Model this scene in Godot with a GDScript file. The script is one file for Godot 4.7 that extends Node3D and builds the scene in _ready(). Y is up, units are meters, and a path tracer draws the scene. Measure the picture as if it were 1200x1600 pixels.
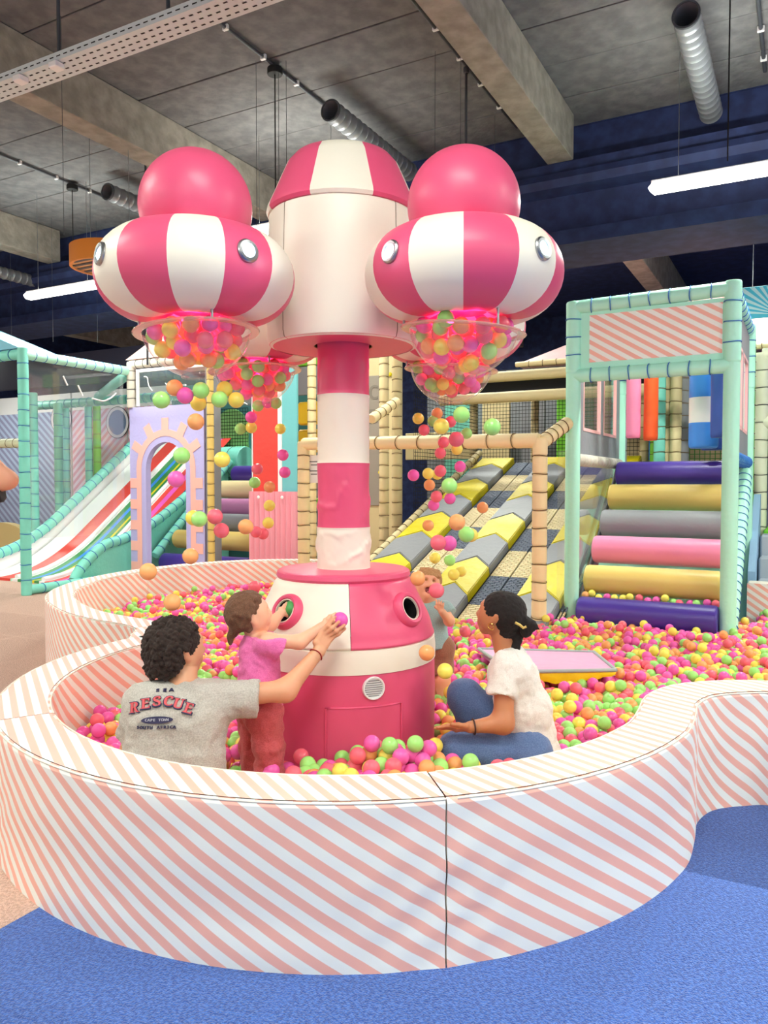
extends Node3D
# ---------------------------------------------------------------- helpers
var used := {}
var rng := RandomNumberGenerator.new()
var M := {}
var font_sans: SystemFont
var font_serif: SystemFont

func numbered(n: String) -> String:
	if not used.has(n):
		used[n] = 0
		return n
	used[n] += 1
	return "%s_%03d" % [n, used[n]]

func tag(o: Node, label: String, category: String, group := "", kind := "") -> Node:
	if label: o.set_meta("label", label)
	if category: o.set_meta("category", category)
	if group: o.set_meta("group", group)
	if kind: o.set_meta("kind", kind)
	return o

func thing(called: String, label: String, category: String, at := Vector3.ZERO, group := "") -> Node3D:
	var o := Node3D.new()
	o.name = numbered(called)
	add_child(o)
	o.position = at
	tag(o, label, category, group)
	return o

# a named mesh; xf is in world space (things are only moved, never turned)
func part(parent: Node3D, called: String, mesh: Mesh, mat: Material, xf := Transform3D()) -> MeshInstance3D:
	var o := MeshInstance3D.new()
	o.name = numbered(called) if parent == self else called
	o.mesh = mesh
	if mat: o.material_override = mat
	o.cast_shadow = GeometryInstance3D.SHADOW_CASTING_SETTING_ON
	parent.add_child(o, true)
	o.transform = (Transform3D() if parent == self else parent.global_transform.affine_inverse()) * xf
	return o

func struct(called: String, mesh: Mesh, mat: Material, xf := Transform3D(), label := "") -> MeshInstance3D:
	var o := part(self, called, mesh, mat, xf)
	tag(o, label, "", "", "structure")
	return o

func T(p: Vector3) -> Transform3D:
	return Transform3D(Basis(), p)

# transform whose Y axis runs along d
func along(p: Vector3, d: Vector3) -> Transform3D:
	var y := d.normalized()
	var x := Vector3.RIGHT if absf(y.x) < 0.9 else Vector3.FORWARD
	var z := x.cross(y).normalized()
	x = y.cross(z).normalized()
	return Transform3D(Basis(x, y, z), p)

# transform whose Z axis looks along n, Y as near to up as may be
func facing(p: Vector3, n: Vector3, up := Vector3.UP) -> Transform3D:
	var z := n.normalized()
	var x := up.cross(z).normalized()
	return Transform3D(Basis(x, z.cross(x), z), p)

class MB:
	var v := PackedVector3Array()
	var n := PackedVector3Array()
	var uv := PackedVector2Array()
	var c := PackedColorArray()
	var ix := PackedInt32Array()
	func vert(p: Vector3, nn: Vector3, t := Vector2.ZERO) -> int:
		v.append(p); n.append(nn); uv.append(t)
		return v.size() - 1
	func tri(a: int, b: int, cc: int) -> void:
		var g := (v[b] - v[a]).cross(v[cc] - v[a])
		if g.dot(n[a] + n[b] + n[cc]) > 0.0:
			ix.append_array([a, cc, b])
		else:
			ix.append_array([a, b, cc])
	func quad(a: int, b: int, cc: int, d: int) -> void:
		tri(a, b, cc); tri(a, cc, d)
	func flat4(a: Vector3, b: Vector3, cc: Vector3, d: Vector3, nn: Vector3) -> void:
		var i := vert(a, nn, Vector2(0, 0)); vert(b, nn, Vector2(1, 0)); vert(cc, nn, Vector2(1, 1)); vert(d, nn, Vector2(0, 1))
		quad(i, i + 1, i + 2, i + 3)
	func box(lo: Vector3, hi: Vector3, bev := 0.0, xf := Transform3D()) -> void:
		var ct := (lo + hi) / 2.0
		var h := (hi - lo) / 2.0
		bev = minf(bev, minf(h.x, minf(h.y, h.z)) * 0.9)
		var id := {}
		for ax in 3:
			for s in [-1.0, 1.0]:
				var nn := Vector3.ZERO
				nn[ax] = s
				var e1 := (ax + 1) % 3
				var e2 := (ax + 2) % 3
				var q := []
				for st in [[-1, -1], [1, -1], [1, 1], [-1, 1]]:
					var p := Vector3.ZERO
					p[ax] = s * h[ax]
					p[e1] = st[0] * (h[e1] - bev)
					p[e2] = st[1] * (h[e2] - bev)
					var sg := Vector3i.ZERO
					sg[ax] = int(s); sg[e1] = st[0]; sg[e2] = st[1]
					var k := vert(xf * (ct + p), (xf.basis * nn).normalized(), Vector2(p[e1], p[e2]))
					id[[ax, sg.x, sg.y, sg.z]] = k
					q.append(k)
				quad(q[0], q[1], q[2], q[3])
		if bev <= 0.0: return
		for ax in 3:
			var e1 := (ax + 1) % 3
			var e2 := (ax + 2) % 3
			for s1 in [-1, 1]:
				for s2 in [-1, 1]:
					var a := Vector3i.ZERO
					a[e1] = s1; a[e2] = s2; a[ax] = -1
					var b := a
					b[ax] = 1
					quad(id[[e1, a.x, a.y, a.z]], id[[e1, b.x, b.y, b.z]], id[[e2, b.x, b.y, b.z]], id[[e2, a.x, a.y, a.z]])
		for sx in [-1, 1]:
			for sy in [-1, 1]:
				for sz in [-1, 1]:
					tri(id[[0, sx, sy, sz]], id[[1, sx, sy, sz]], id[[2, sx, sy, sz]])
	# profile of (r, y) points turned about Y; corners sharper than 35 degrees stay sharp
	func lathe(pr: Array, seg := 32, a0 := 0.0, a1 := TAU, xf := Transform3D()) -> void:
		var runs := [[pr[0]]]
		for i in range(1, pr.size()):
			runs[-1].append(pr[i])
			if i < pr.size() - 1:
				var d0: Vector2 = pr[i] - pr[i - 1]
				var d1: Vector2 = pr[i + 1] - pr[i]
				if absf(d0.angle_to(d1)) > 0.6: runs.append([pr[i]])
		for run in runs:
			var m: int = run.size()
			if m < 2: continue
			var base := v.size()
			for j in m:
				var d: Vector2 = run[mini(j + 1, m - 1)] - run[maxi(j - 1, 0)]
				var nn2 := Vector2(d.y, -d.x).normalized()
				for k in seg + 1:
					var a := a0 + (a1 - a0) * k / seg
					var cs := cos(a)
					var sn := sin(a)
					vert(xf * Vector3(run[j].x * cs, run[j].y, run[j].x * sn), (xf.basis * Vector3(nn2.x * cs, nn2.y, nn2.x * sn)).normalized(), Vector2(float(k) / seg, float(j) / maxi(m - 1, 1)))
			for j in m - 1:
				for k in seg:
					var i := base + j * (seg + 1) + k
					quad(i, i + 1, i + seg + 2, i + seg + 1)
	# round tube through points; r is a number or a list
	func tube(pts: Array, r, seg := 10, caps := true, closed := false) -> void:
		var m := pts.size()
		var fx := Vector3.ZERO
		var base := v.size()
		for i in m:
			var d: Vector3
			if closed: d = (pts[(i + 1) % m] - pts[(i + m - 1) % m]).normalized()
			else: d = (pts[mini(i + 1, m - 1)] - pts[maxi(i - 1, 0)]).normalized()
			if fx == Vector3.ZERO:
				fx = (Vector3.UP if absf(d.y) < 0.9 else Vector3.RIGHT).cross(d).normalized()
			fx = (fx - d * fx.dot(d)).normalized()
			var fy := d.cross(fx)
			var rr: float = r[i] if r is Array else r
			for k in seg:
				var a := TAU * k / seg
				var nn := fx * cos(a) + fy * sin(a)
				vert(pts[i] + nn * rr, nn, Vector2(float(k) / seg, i))
		for i in (m if closed else m - 1):
			for k in seg:
				var a := base + i * seg + k
				var b := base + i * seg + (k + 1) % seg
				var j := (i + 1) % m
				quad(a, b, base + j * seg + (k + 1) % seg, base + j * seg + k)
		if caps and not closed:
			for e in [0, m - 1]:
				var d: Vector3 = (pts[0] - pts[1]).normalized() if e == 0 else (pts[m - 1] - pts[m - 2]).normalized()
				var cc := vert(pts[e], d)
				var ring := []
				for k in seg: ring.append(vert(v[base + e * seg + k], d))
				for k in seg: tri(cc, ring[k], ring[(k + 1) % seg])
	# polygon in XY pushed along Z from z0 to z1
	func extrude(poly: PackedVector2Array, z0: float, z1: float, xf := Transform3D()) -> void:
		var t := Geometry2D.triangulate_polygon(poly)
		for zz in [[z0, -1.0], [z1, 1.0]]:
			var b := v.size()
			for p in poly: vert(xf * Vector3(p.x, p.y, zz[0]), xf.basis * Vector3(0, 0, zz[1]), p)
			for i in range(0, t.size(), 3): tri(b + t[i], b + t[i + 1], b + t[i + 2])
		var cw := Geometry2D.is_polygon_clockwise(poly)
		for i in poly.size():
			var p := poly[i]
			var q := poly[(i + 1) % poly.size()]
			var d := (q - p).normalized()
			var nn := Vector3(-d.y, d.x, 0) if cw else Vector3(d.y, -d.x, 0)
			var b := vert(xf * Vector3(p.x, p.y, z0), xf.basis * nn)
			vert(xf * Vector3(q.x, q.y, z0), xf.basis * nn); vert(xf * Vector3(q.x, q.y, z1), xf.basis * nn); vert(xf * Vector3(p.x, p.y, z1), xf.basis * nn)
			quad(b, b + 1, b + 2, b + 3)
	func ball(p: Vector3, r: float, seg := 16, sc := Vector3.ONE) -> void:
		var rows := seg / 2
		var base := v.size()
		for j in rows + 1:
			var t := PI * j / rows
			for k in seg + 1:
				var a := TAU * k / seg
				var d := Vector3(sin(t) * cos(a), cos(t), sin(t) * sin(a))
				vert(p + d * r * sc, (d / sc).normalized(), Vector2(float(k) / seg, float(j) / rows))
		for j in rows:
			for k in seg:
				var i := base + j * (seg + 1) + k
				quad(i, i + 1, i + seg + 2, i + seg + 1)
	func mesh() -> ArrayMesh:
		var ar := []
		ar.resize(Mesh.ARRAY_MAX)
		ar[Mesh.ARRAY_VERTEX] = v
		ar[Mesh.ARRAY_NORMAL] = n
		ar[Mesh.ARRAY_TEX_UV] = uv
		if c.size() == v.size(): ar[Mesh.ARRAY_COLOR] = c
		ar[Mesh.ARRAY_INDEX] = ix
		var m := ArrayMesh.new()
		m.add_surface_from_arrays(Mesh.PRIMITIVE_TRIANGLES, ar)
		return m

func box_mesh(size: Vector3, bev := 0.01) -> ArrayMesh:
	var b := MB.new()
	b.box(-size / 2, size / 2, bev)
	return b.mesh()

func span_box(lo: Vector3, hi: Vector3, bev := 0.01) -> ArrayMesh:
	var b := MB.new()
	b.box(lo, hi, bev)
	return b.mesh()

func lathe_mesh(pr: Array, seg := 32) -> ArrayMesh:
	var b := MB.new()
	b.lathe(pr, seg)
	return b.mesh()

func tube_mesh(pts: Array, r, seg := 10) -> ArrayMesh:
	var b := MB.new()
	b.tube(pts, r, seg)
	return b.mesh()

func cyl(r: float, h: float, bev := 0.01) -> Array:
	return [Vector2(0, 0), Vector2(r - bev, 0), Vector2(r - bev * 0.3, bev * 0.3), Vector2(r, bev), Vector2(r, h - bev), Vector2(r - bev * 0.3, h - bev * 0.3), Vector2(r - bev, h), Vector2(0, h)]

func smooth(pts: Array, step: float) -> Array:
	var out := []
	for i in pts.size() - 1:
		var p0 = pts[maxi(i - 1, 0)]
		var p1 = pts[i]
		var p2 = pts[i + 1]
		var p3 = pts[mini(i + 2, pts.size() - 1)]
		var m := maxi(1, int(ceil((p2 - p1).length() / step)))
		for k in m: out.append(p1.cubic_interpolate(p2, p0, p3, float(k) / m))
	out.append(pts[-1])
	return out

# ---------------------------------------------------------------- materials
func noise_tex(freq: float, oct: int, normal := false, bump := 4.0, sz := 256, ramp: Gradient = null, type := FastNoiseLite.TYPE_SIMPLEX_SMOOTH, sd := 1) -> NoiseTexture2D:
	var f := FastNoiseLite.new()
	f.noise_type = type
	f.frequency = freq
	f.fractal_octaves = oct
	f.seed = sd
	var t := NoiseTexture2D.new()
	t.width = sz
	t.height = sz
	t.seamless = true
	t.noise = f
	if normal:
		t.as_normal_map = true
		t.bump_strength = bump
	if ramp: t.color_ramp = ramp
	return t

func ramp2(a: Color, b: Color, p0 := 0.0, p1 := 1.0) -> Gradient:
	var g := Gradient.new()
	g.offsets = PackedFloat32Array([p0, p1])
	g.colors = PackedColorArray([a, b])
	return g

func rgb8(r: int, g: int, b: int) -> Color:
	return Color(r / 255.0, g / 255.0, b / 255.0)

func plain(col: Color, rough := 0.5, metal := 0.0) -> StandardMaterial3D:
	var m := StandardMaterial3D.new()
	m.albedo_color = col
	m.roughness = rough
	m.metallic = metal
	return m

var wrinkle: NoiseTexture2D
var fine: NoiseTexture2D
func vinyl(col: Color, rough := 0.42, amount := 0.35, size := 1.2) -> StandardMaterial3D:
	var m := plain(col, rough)
	if amount > 0.0:
		m.normal_enabled = true
		m.normal_texture = wrinkle
		m.normal_scale = amount
		m.uv1_triplanar = true
		m.uv1_scale = Vector3.ONE * size
	return m

func cloth(a: Color, b: Color, size := 6.0, sheen := 0.3) -> StandardMaterial3D:
	var m := plain(Color.WHITE, 0.9)
	m.albedo_texture = noise_tex(0.09, 3, false, 1.0, 256, ramp2(a, b, 0.3, 0.7), FastNoiseLite.TYPE_SIMPLEX, 7)
	m.uv1_triplanar = true
	m.uv1_scale = Vector3.ONE * size
	m.normal_enabled = true
	m.normal_texture = fine
	m.normal_scale = 0.25
	m.rim_enabled = true
	m.rim = sheen
	return m

func stripes(a: Color, b: Color, share := 0.5) -> ImageTexture:
	var im := Image.create(128, 4, false, Image.FORMAT_RGB8)
	for x in 128:
		for y in 4: im.set_pixel(x, y, a if x < 128 * share else b)
	return ImageTexture.create_from_image(im)

func glow(col: Color, e: float) -> StandardMaterial3D:
	var m := plain(col, 0.4)
	m.emission_enabled = true
	m.emission = col
	m.emission_energy_multiplier = e
	return m

func glass(col: Color, alpha: float, rough := 0.05) -> StandardMaterial3D:
	var m := plain(Color(col.r, col.g, col.b, alpha), rough)
	m.transparency = BaseMaterial3D.TRANSPARENCY_ALPHA
	return m

# ---------------------------------------------------------------- padded play-frame pieces
# a foam-wrapped pole from a to b with laced cuts every "pitch" metres
func padded(parent: Node3D, called: String, a: Vector3, b: Vector3, r: float, mat: Material, tie: Material, pitch := 0.16, groove := 0.006, side := Vector3.ZERO) -> MeshInstance3D:
	var L := (b - a).length()
	var m := maxi(1, int(round(L / pitch)))
	var pr := [Vector2(0, 0), Vector2(r * 0.9, 0)]
	for i in m:
		var y0 := L * i / m
		var y1 := L * (i + 1) / m
		var e := minf(0.022, (y1 - y0) * 0.25)
		pr.append(Vector2(r - groove, y0 + 0.001))
		pr.append(Vector2(r - groove * 0.25, y0 + e * 0.5))
		pr.append(Vector2(r, y0 + e))
		pr.append(Vector2(r, y1 - e))
		pr.append(Vector2(r - groove * 0.25, y1 - e * 0.5))
		pr.append(Vector2(r - groove, y1 - 0.001))
	pr.append(Vector2(r * 0.9, L)); pr.append(Vector2(0, L))
	var mb := MB.new()
	# grooves are soft: one smooth run, so give the lathe gentle corners
	mb.lathe(pr, 16)
	var xf := along(a, b - a)
	var o := part(parent, called, mb.mesh(), mat, xf)
	if tie:
		var tb := MB.new()
		for i in range(1, m):
			var ring := []
			for k in 14:
				var t := TAU * k / 14
				ring.append(Vector3(cos(t) * (r + 0.002), L * i / m + 0.004 * sin(t * 2.0 + i), sin(t) * (r + 0.002)))
			tb.tube(ring, 0.0042, 5, false, true)
		if m > 1: tag(part(o, "lacing", tb.mesh(), tie, xf), "", "", "", "stuff")
	return o

func net(parent: Node3D, o: Vector3, ux: Vector3, uy: Vector3, pitch: float, r: float, mat: Material) -> void:
	var mb := MB.new()
	var nn := ux.cross(uy).normalized()
	var nx := int(ux.length() / pitch)
	var ny := int(uy.length() / pitch)
	for i in nx + 1:
		var p := o + ux * (float(i) / nx)
		var w := ux.normalized() * r
		for s in [w, nn * r]: mb.flat4(p - s, p + s, p + s + uy, p - s + uy, nn)
	for i in ny + 1:
		var p := o + uy * (float(i) / ny)
		var w := uy.normalized() * r
		for s in [w, nn * r]: mb.flat4(p - s, p + s, p + s + ux, p - s + ux, nn)
	tag(part(parent, "net", mb.mesh(), mat), "", "", "", "stuff")

# ---------------------------------------------------------------- scene
const TUBE_E := 22.0
func _ready() -> void:
	rng.seed = 11
	var cam := Camera3D.new()
	cam.name = "camera"
	add_child(cam)
	cam.position = Vector3(0, 1.5, 0)
	cam.rotation_degrees = Vector3(-2.1, 28.4, 0)
	cam.fov = rad_to_deg(2.0 * atan(800.0 / 1216.0))
	cam.near = 0.05
	cam.far = 100.0
	cam.current = true
	var we := WorldEnvironment.new()
	we.name = "environment"
	var env := Environment.new()
	env.background_mode = Environment.BG_COLOR
	env.background_color = Color(0.02, 0.02, 0.03)
	env.tonemap_mode = Environment.TONE_MAPPER_LINEAR
	env.tonemap_exposure = 0.97
	env.sdfgi_enabled = true
	env.ssao_enabled = true
	env.ssil_enabled = true
	we.environment = env
	add_child(we)
	make_materials()
	tube_lights()
	hall()
	ceiling_things()
	pit_walls()
	fountain()
	roller_tower()
	net_ramp()
	castle()
	slide_bay()
	background()
	mat_in_pit()
	people()
	balls()

func make_materials() -> void:
	font_sans = SystemFont.new()
	font_sans.font_names = PackedStringArray(["Droid Sans"])
	font_sans.font_weight = 700
	font_serif = SystemFont.new()
	font_serif.font_names = PackedStringArray(["Droid Serif"])
	font_serif.font_weight = 700
	wrinkle = noise_tex(0.012, 3, true, 6.0, 512)
	fine = noise_tex(0.15, 2, true, 4.0, 256)
	M.pink = vinyl(rgb8(226, 84, 124), 0.40, 0.10)
	M.cream = vinyl(rgb8(240, 232, 216), 0.42, 0.10)
	M.mint = vinyl(rgb8(182, 246, 222), 0.45, 0.5, 2.0)
	M.teal = vinyl(rgb8(128, 218, 200), 0.45, 0.5, 2.0)
	M.beige = vinyl(rgb8(252, 228, 176), 0.5, 0.35, 2.0)
	M.sand = vinyl(rgb8(214, 196, 150), 0.55, 0.35, 2.0)
	M.taupe = vinyl(rgb8(205, 198, 184), 0.55, 0.35, 2.0)
	M.grey = vinyl(rgb8(140, 142, 148), 0.5, 0.35, 2.0)
	M.lilac = vinyl(rgb8(186, 180, 232), 0.5, 0.35, 2.0)
	M.purple = vinyl(rgb8(72, 48, 150), 0.38, 0.2)
	M.rose = vinyl(rgb8(240, 135, 175), 0.4, 0.2)
	M.mauve = vinyl(rgb8(196, 128, 176), 0.4, 0.2)
	M.ochre = vinyl(rgb8(226, 196, 110), 0.4, 0.2)
	M.yellow = vinyl(rgb8(222, 204, 20), 0.45, 0.4)
	M.red = vinyl(rgb8(222, 66, 58), 0.45, 0.15)
	M.white = plain(rgb8(240, 240, 240), 0.45)
	M.lime = vinyl(rgb8(120, 205, 50), 0.45, 0.3)
	M.sky_teal = vinyl(rgb8(110, 190, 195), 0.5, 0.15)
	M.orange = vinyl(rgb8(235, 90, 35), 0.4, 0.15)
	M.blue = vinyl(rgb8(60, 140, 235), 0.4, 0.15)
	M.navy_vinyl = vinyl(rgb8(48, 80, 165), 0.42, 0.15)
	M.tie = plain(rgb8(45, 110, 190), 0.5)
	M.tie_dark = plain(rgb8(120, 95, 60), 0.6)
	M.tie_grey = plain(rgb8(70, 70, 75), 0.6)
	M.dark = plain(rgb8(30, 32, 40), 0.8)
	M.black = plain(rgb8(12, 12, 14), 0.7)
	M.rope = plain(rgb8(28, 30, 30), 0.8)
	M.green_rope = plain(rgb8(70, 150, 70), 0.8)
	M.steel = plain(rgb8(170, 172, 175), 0.3, 1.0)
	M.galv = plain(rgb8(150, 153, 158), 0.35, 0.45)
	M.conduit = plain(rgb8(78, 80, 86), 0.5, 0.3)
	M.navy = plain(Color.WHITE, 0.75)
	M.navy.albedo_texture = noise_tex(0.02, 4, false, 1.0, 512, ramp2(rgb8(28, 38, 78), rgb8(40, 54, 100), 0.25, 0.75))
	M.navy.uv1_triplanar = true
	M.navy.uv1_world_triplanar = true
	M.navy.uv1_scale = Vector3.ONE * 0.4
	M.concrete = plain(Color.WHITE, 0.9)
	M.concrete.albedo_texture = noise_tex(0.012, 6, false, 1.0, 1024, ramp2(rgb8(94, 94, 96), rgb8(114, 113, 114), 0.2, 0.8))
	M.concrete.uv1_triplanar = true
	M.concrete.uv1_world_triplanar = true
	M.concrete.uv1_scale = Vector3.ONE * 0.35
	M.concrete.normal_enabled = true
	M.concrete.normal_texture = noise_tex(0.05, 4, true, 3.0, 512)
	M.concrete.normal_scale = 0.4
	M.beam = M.concrete.duplicate()
	M.beam.albedo_texture = noise_tex(0.012, 6, false, 1.0, 1024, ramp2(rgb8(132, 126, 116), rgb8(158, 150, 138), 0.2, 0.8), FastNoiseLite.TYPE_SIMPLEX_SMOOTH, 5)
	M.carpet_blue = carpet(rgb8(42, 82, 166), rgb8(70, 116, 202))
	M.carpet_tan = carpet(rgb8(206, 164, 144), rgb8(232, 192, 172))
	M.fabric = plain(Color.WHITE, 0.5)
	M.fabric.albedo_texture = stripes(rgb8(250, 186, 170), rgb8(246, 246, 240), 0.48)
	M.fabric.normal_enabled = false
	M.ghost_stripe = plain(Color.WHITE, 0.6)
	M.ghost_stripe.albedo_texture = stripes(rgb8(214, 158, 172), rgb8(226, 208, 220), 0.5)
	M.ghost_blue = plain(Color.WHITE, 0.6)
	M.ghost_blue.albedo_texture = stripes(rgb8(150, 152, 186), rgb8(184, 200, 226), 0.5)
	M.acrylic = glass(Color(1, 0.97, 0.97), 0.05, 0.03)
	M.sheet = glass(Color(0.9, 0.97, 1.0), 0.035, 0.04)
	M.flange = glass(Color(0.92, 0.72, 0.66), 0.55, 0.1)

func carpet(a: Color, b: Color) -> StandardMaterial3D:
	var m := plain(Color.WHITE, 0.95)
	m.albedo_texture = noise_tex(0.045, 5, false, 1.0, 1024, ramp2(a, b, 0.25, 0.75), FastNoiseLite.TYPE_SIMPLEX, 3)
	m.uv1_triplanar = true
	m.uv1_world_triplanar = true
	m.uv1_scale = Vector3.ONE * 1.1
	m.heightmap_enabled = true
	m.heightmap_texture = noise_tex(0.09, 4, false, 1.0, 1024, null, FastNoiseLite.TYPE_SIMPLEX, 9)
	m.heightmap_scale = 0.8
	m.rim_enabled = true
	m.rim = 0.4
	return m

# linear lamps hung from the ceiling, some rows added as fill: glowing batten, housing, two wires, and the light it gives
func tube_lights() -> void:
	var mat := glow(Color(1.0, 0.985, 0.96), 9.0)
	var k := 0
	var names := ["right of the tall cap", "between the left pod and the cap", "at left by the navy beam"]
	var rows := ["girder", "front", "added_viewer_fill", "rear wall", "far", "added net house fill", "added pit side fill", "slide"]
	for z in [-7.5, -1.2, 1.4, 4.2, -14.0, -11.4, -4.4, -9.9]:  # viewer, net house, pit side and slide rows: unseen lamps added as fill
		for i in 4:
			var x0: float = [-1.3, -5.62, -9.9, 3.0][i]
			if z == -14.0 and (i == 3 or i == 0): continue
			if z == -9.9 and i != 2: continue
			if z == -9.9: x0 = -16.2
			if z == -4.4: x0 = [2.3, -11.6, -15.0, 4.8][i]
			var L := 1.5
			var y := 4.5 if z == -7.5 and i == 1 else (5.25 if z == -14.0 else (5.1 if z == -11.4 else 4.2))
			if z == -7.5 and i == 1: x0 = -5.98
			var lab: String = "white linear ceiling lamp %s" % names[i] if z == -7.5 and i < 3 else "white linear ceiling lamp in the %s row, %s" % [rows[[-7.5, -1.2, 1.4, 4.2, -14.0, -11.4, -4.4, -9.9].find(z)], ["on the right", "in the middle", "on the left", "by the right wall"][i]]
			var t := thing("linear_lamp", lab, "lamp", Vector3(x0 + L / 2, y, z), "linear ceiling lamps")
			var mb := MB.new()
			mb.box(Vector3(x0, y - 0.06, z - 0.085), Vector3(x0 + L, y + 0.03, z + 0.085), 0.04)
			part(t, "diffuser", mb.mesh(), mat)
			part(t, "housing", span_box(Vector3(x0 + 0.02, y + 0.03, z - 0.04), Vector3(x0 + L - 0.02, y + 0.055, z + 0.04), 0.008), M.white)
			for e in [0.25, 1.25]: part(t, "suspension_wire", tube_mesh([Vector3(x0 + e, y + 0.05, z), Vector3(x0 + e, 5.59, z)], 0.003, 5), M.steel)
			var al := AreaLight3D.new()
			al.name = "lamp_light"
			t.add_child(al, true)
			al.area_size = Vector2(L, 0.12)
			al.light_energy = TUBE_E * (0.72 if z > 0.0 else (1.3 if z < -4.0 else 0.95))
			al.light_color = Color(0.985, 1.0, 0.95)
			al.shadow_enabled = true
			al.area_range = 40.0
			al.position = Vector3(0, -0.06, 0)
			al.rotation_degrees = Vector3(-90, 0, 0)
			# the round diffuser also throws light up to the slabs
			var ul := AreaLight3D.new()
			ul.name = "lamp_uplight"
			t.add_child(ul, true)
			ul.area_size = Vector2(L, 0.12)
			ul.light_energy = TUBE_E * 0.15
			ul.light_color = Color(0.985, 1.0, 0.95)
			ul.shadow_enabled = true
			ul.area_range = 40.0
			ul.position = Vector3(0, 0.07, 0)
			ul.rotation_degrees = Vector3(90, 0, 0)
			k += 1

func hall() -> void:
	var x0 := -18.0
	var x1 := 8.0
	var z0 := -19.0
	var z1 := 8.0
	struct("floor", span_box(Vector3(x0, -0.2, z0), Vector3(x1, -0.02, z1), 0.0), M.concrete)
	tag(part(self, "blue_carpet", span_box(Vector3(-2.36, -0.02, z0 + 0.05), Vector3(x1 - 0.05, 0.0, z1 - 0.05), 0.0), M.carpet_blue), "blue pile carpet in front of the striped pit wall", "carpet")
	tag(part(self, "tan_carpet", span_box(Vector3(x0 + 0.05, -0.02, z0 + 0.05), Vector3(-2.362, 0.0, z1 - 0.05), 0.0), M.carpet_tan), "tan pink pile carpet left of the pit, before the slide", "carpet")
	struct("wall_back", span_box(Vector3(x0, 0, z0 - 0.2), Vector3(x1, 5.6, z0), 0.0), M.navy)
	struct("wall_left", span_box(Vector3(x0 - 0.2, 0, z0), Vector3(x0, 5.6, z1), 0.0), M.navy)
	var pale := plain(rgb8(225, 222, 218), 0.9)
	struct("wall_right", span_box(Vector3(x1, 0, z0), Vector3(x1 + 0.2, 5.6, z1), 0.0), pale)
	struct("wall_front", span_box(Vector3(x0, 0, z1), Vector3(x1, 5.6, z1 + 0.2), 0.0), pale)
	var c := struct("ceiling", span_box(Vector3(x0 - 0.2, 5.66, z0 - 0.2), Vector3(x1 + 0.2, 5.9, z1 + 0.2), 0.0), M.concrete)
	# precast slabs laid between the beams, each a piece with open joints
	var bays := [[-14.9, -11.0], [-10.7, -6.65], [-6.35, -2.62], [-2.33, 1.6], [1.9, 8.0]]
	for b in bays:
		var z := -9.05
		while z < 8.0:
			var hi := minf(z + 0.695, 8.0)
			part(c, "slab", span_box(Vector3(b[0] - 0.15, 5.6 + rng.randf() * 0.006, z), Vector3(b[1] + 0.15, 5.66, hi), 0.008), M.concrete)
			z += 0.705
	part(c, "painted_slab", span_box(Vector3(x0, 5.6, z0), Vector3(x1, 5.66, -9.06), 0.0), M.navy)
	var bi := 0
	for bx in [[-14.9, -15.2], [-10.7, -11.0], [-6.35, -6.65], [-2.33, -2.63], [1.9, 1.6]]:
		struct("ceiling_beam", span_box(Vector3(bx[1], 5.1, -8.75), Vector3(bx[0], 5.6, 8.0), 0.012), M.beam)
		struct("ceiling_beam", span_box(Vector3(bx[1] + 0.1, 4.9, -18.9), Vector3(bx[0] + 0.1, 5.6, -10.0), 0.012), M.beam)
		bi += 1
	# navy girder across the hall: web, rounded shoulder and bottom flange
	var g := MB.new()
	var prof := PackedVector2Array([Vector2(-8.75, 5.1), Vector2(-8.75, 4.98), Vector2(-8.62, 4.94), Vector2(-8.58, 4.86), Vector2(-8.62, 4.78), Vector2(-8.8, 4.74), Vector2(-8.84, 4.36), Vector2(-8.62, 4.30), Vector2(-8.60, 4.14), Vector2(-9.6, 4.14), Vector2(-9.6, 5.6), Vector2(-9.08, 5.6), Vector2(-9.08, 5.1)])
	var pr2 := PackedVector2Array()
	for p in prof: pr2.append(Vector2(-p.x, p.y))
	# extrude runs along local Z; turn it so that it runs along X
	g.extrude(pr2, x0, x1, Transform3D(Basis(Vector3(0, 0, -1), Vector3(0, 1, 0), Vector3(1, 0, 0)), Vector3.ZERO))
	struct("trim_1", g.mesh(), M.navy)

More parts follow.
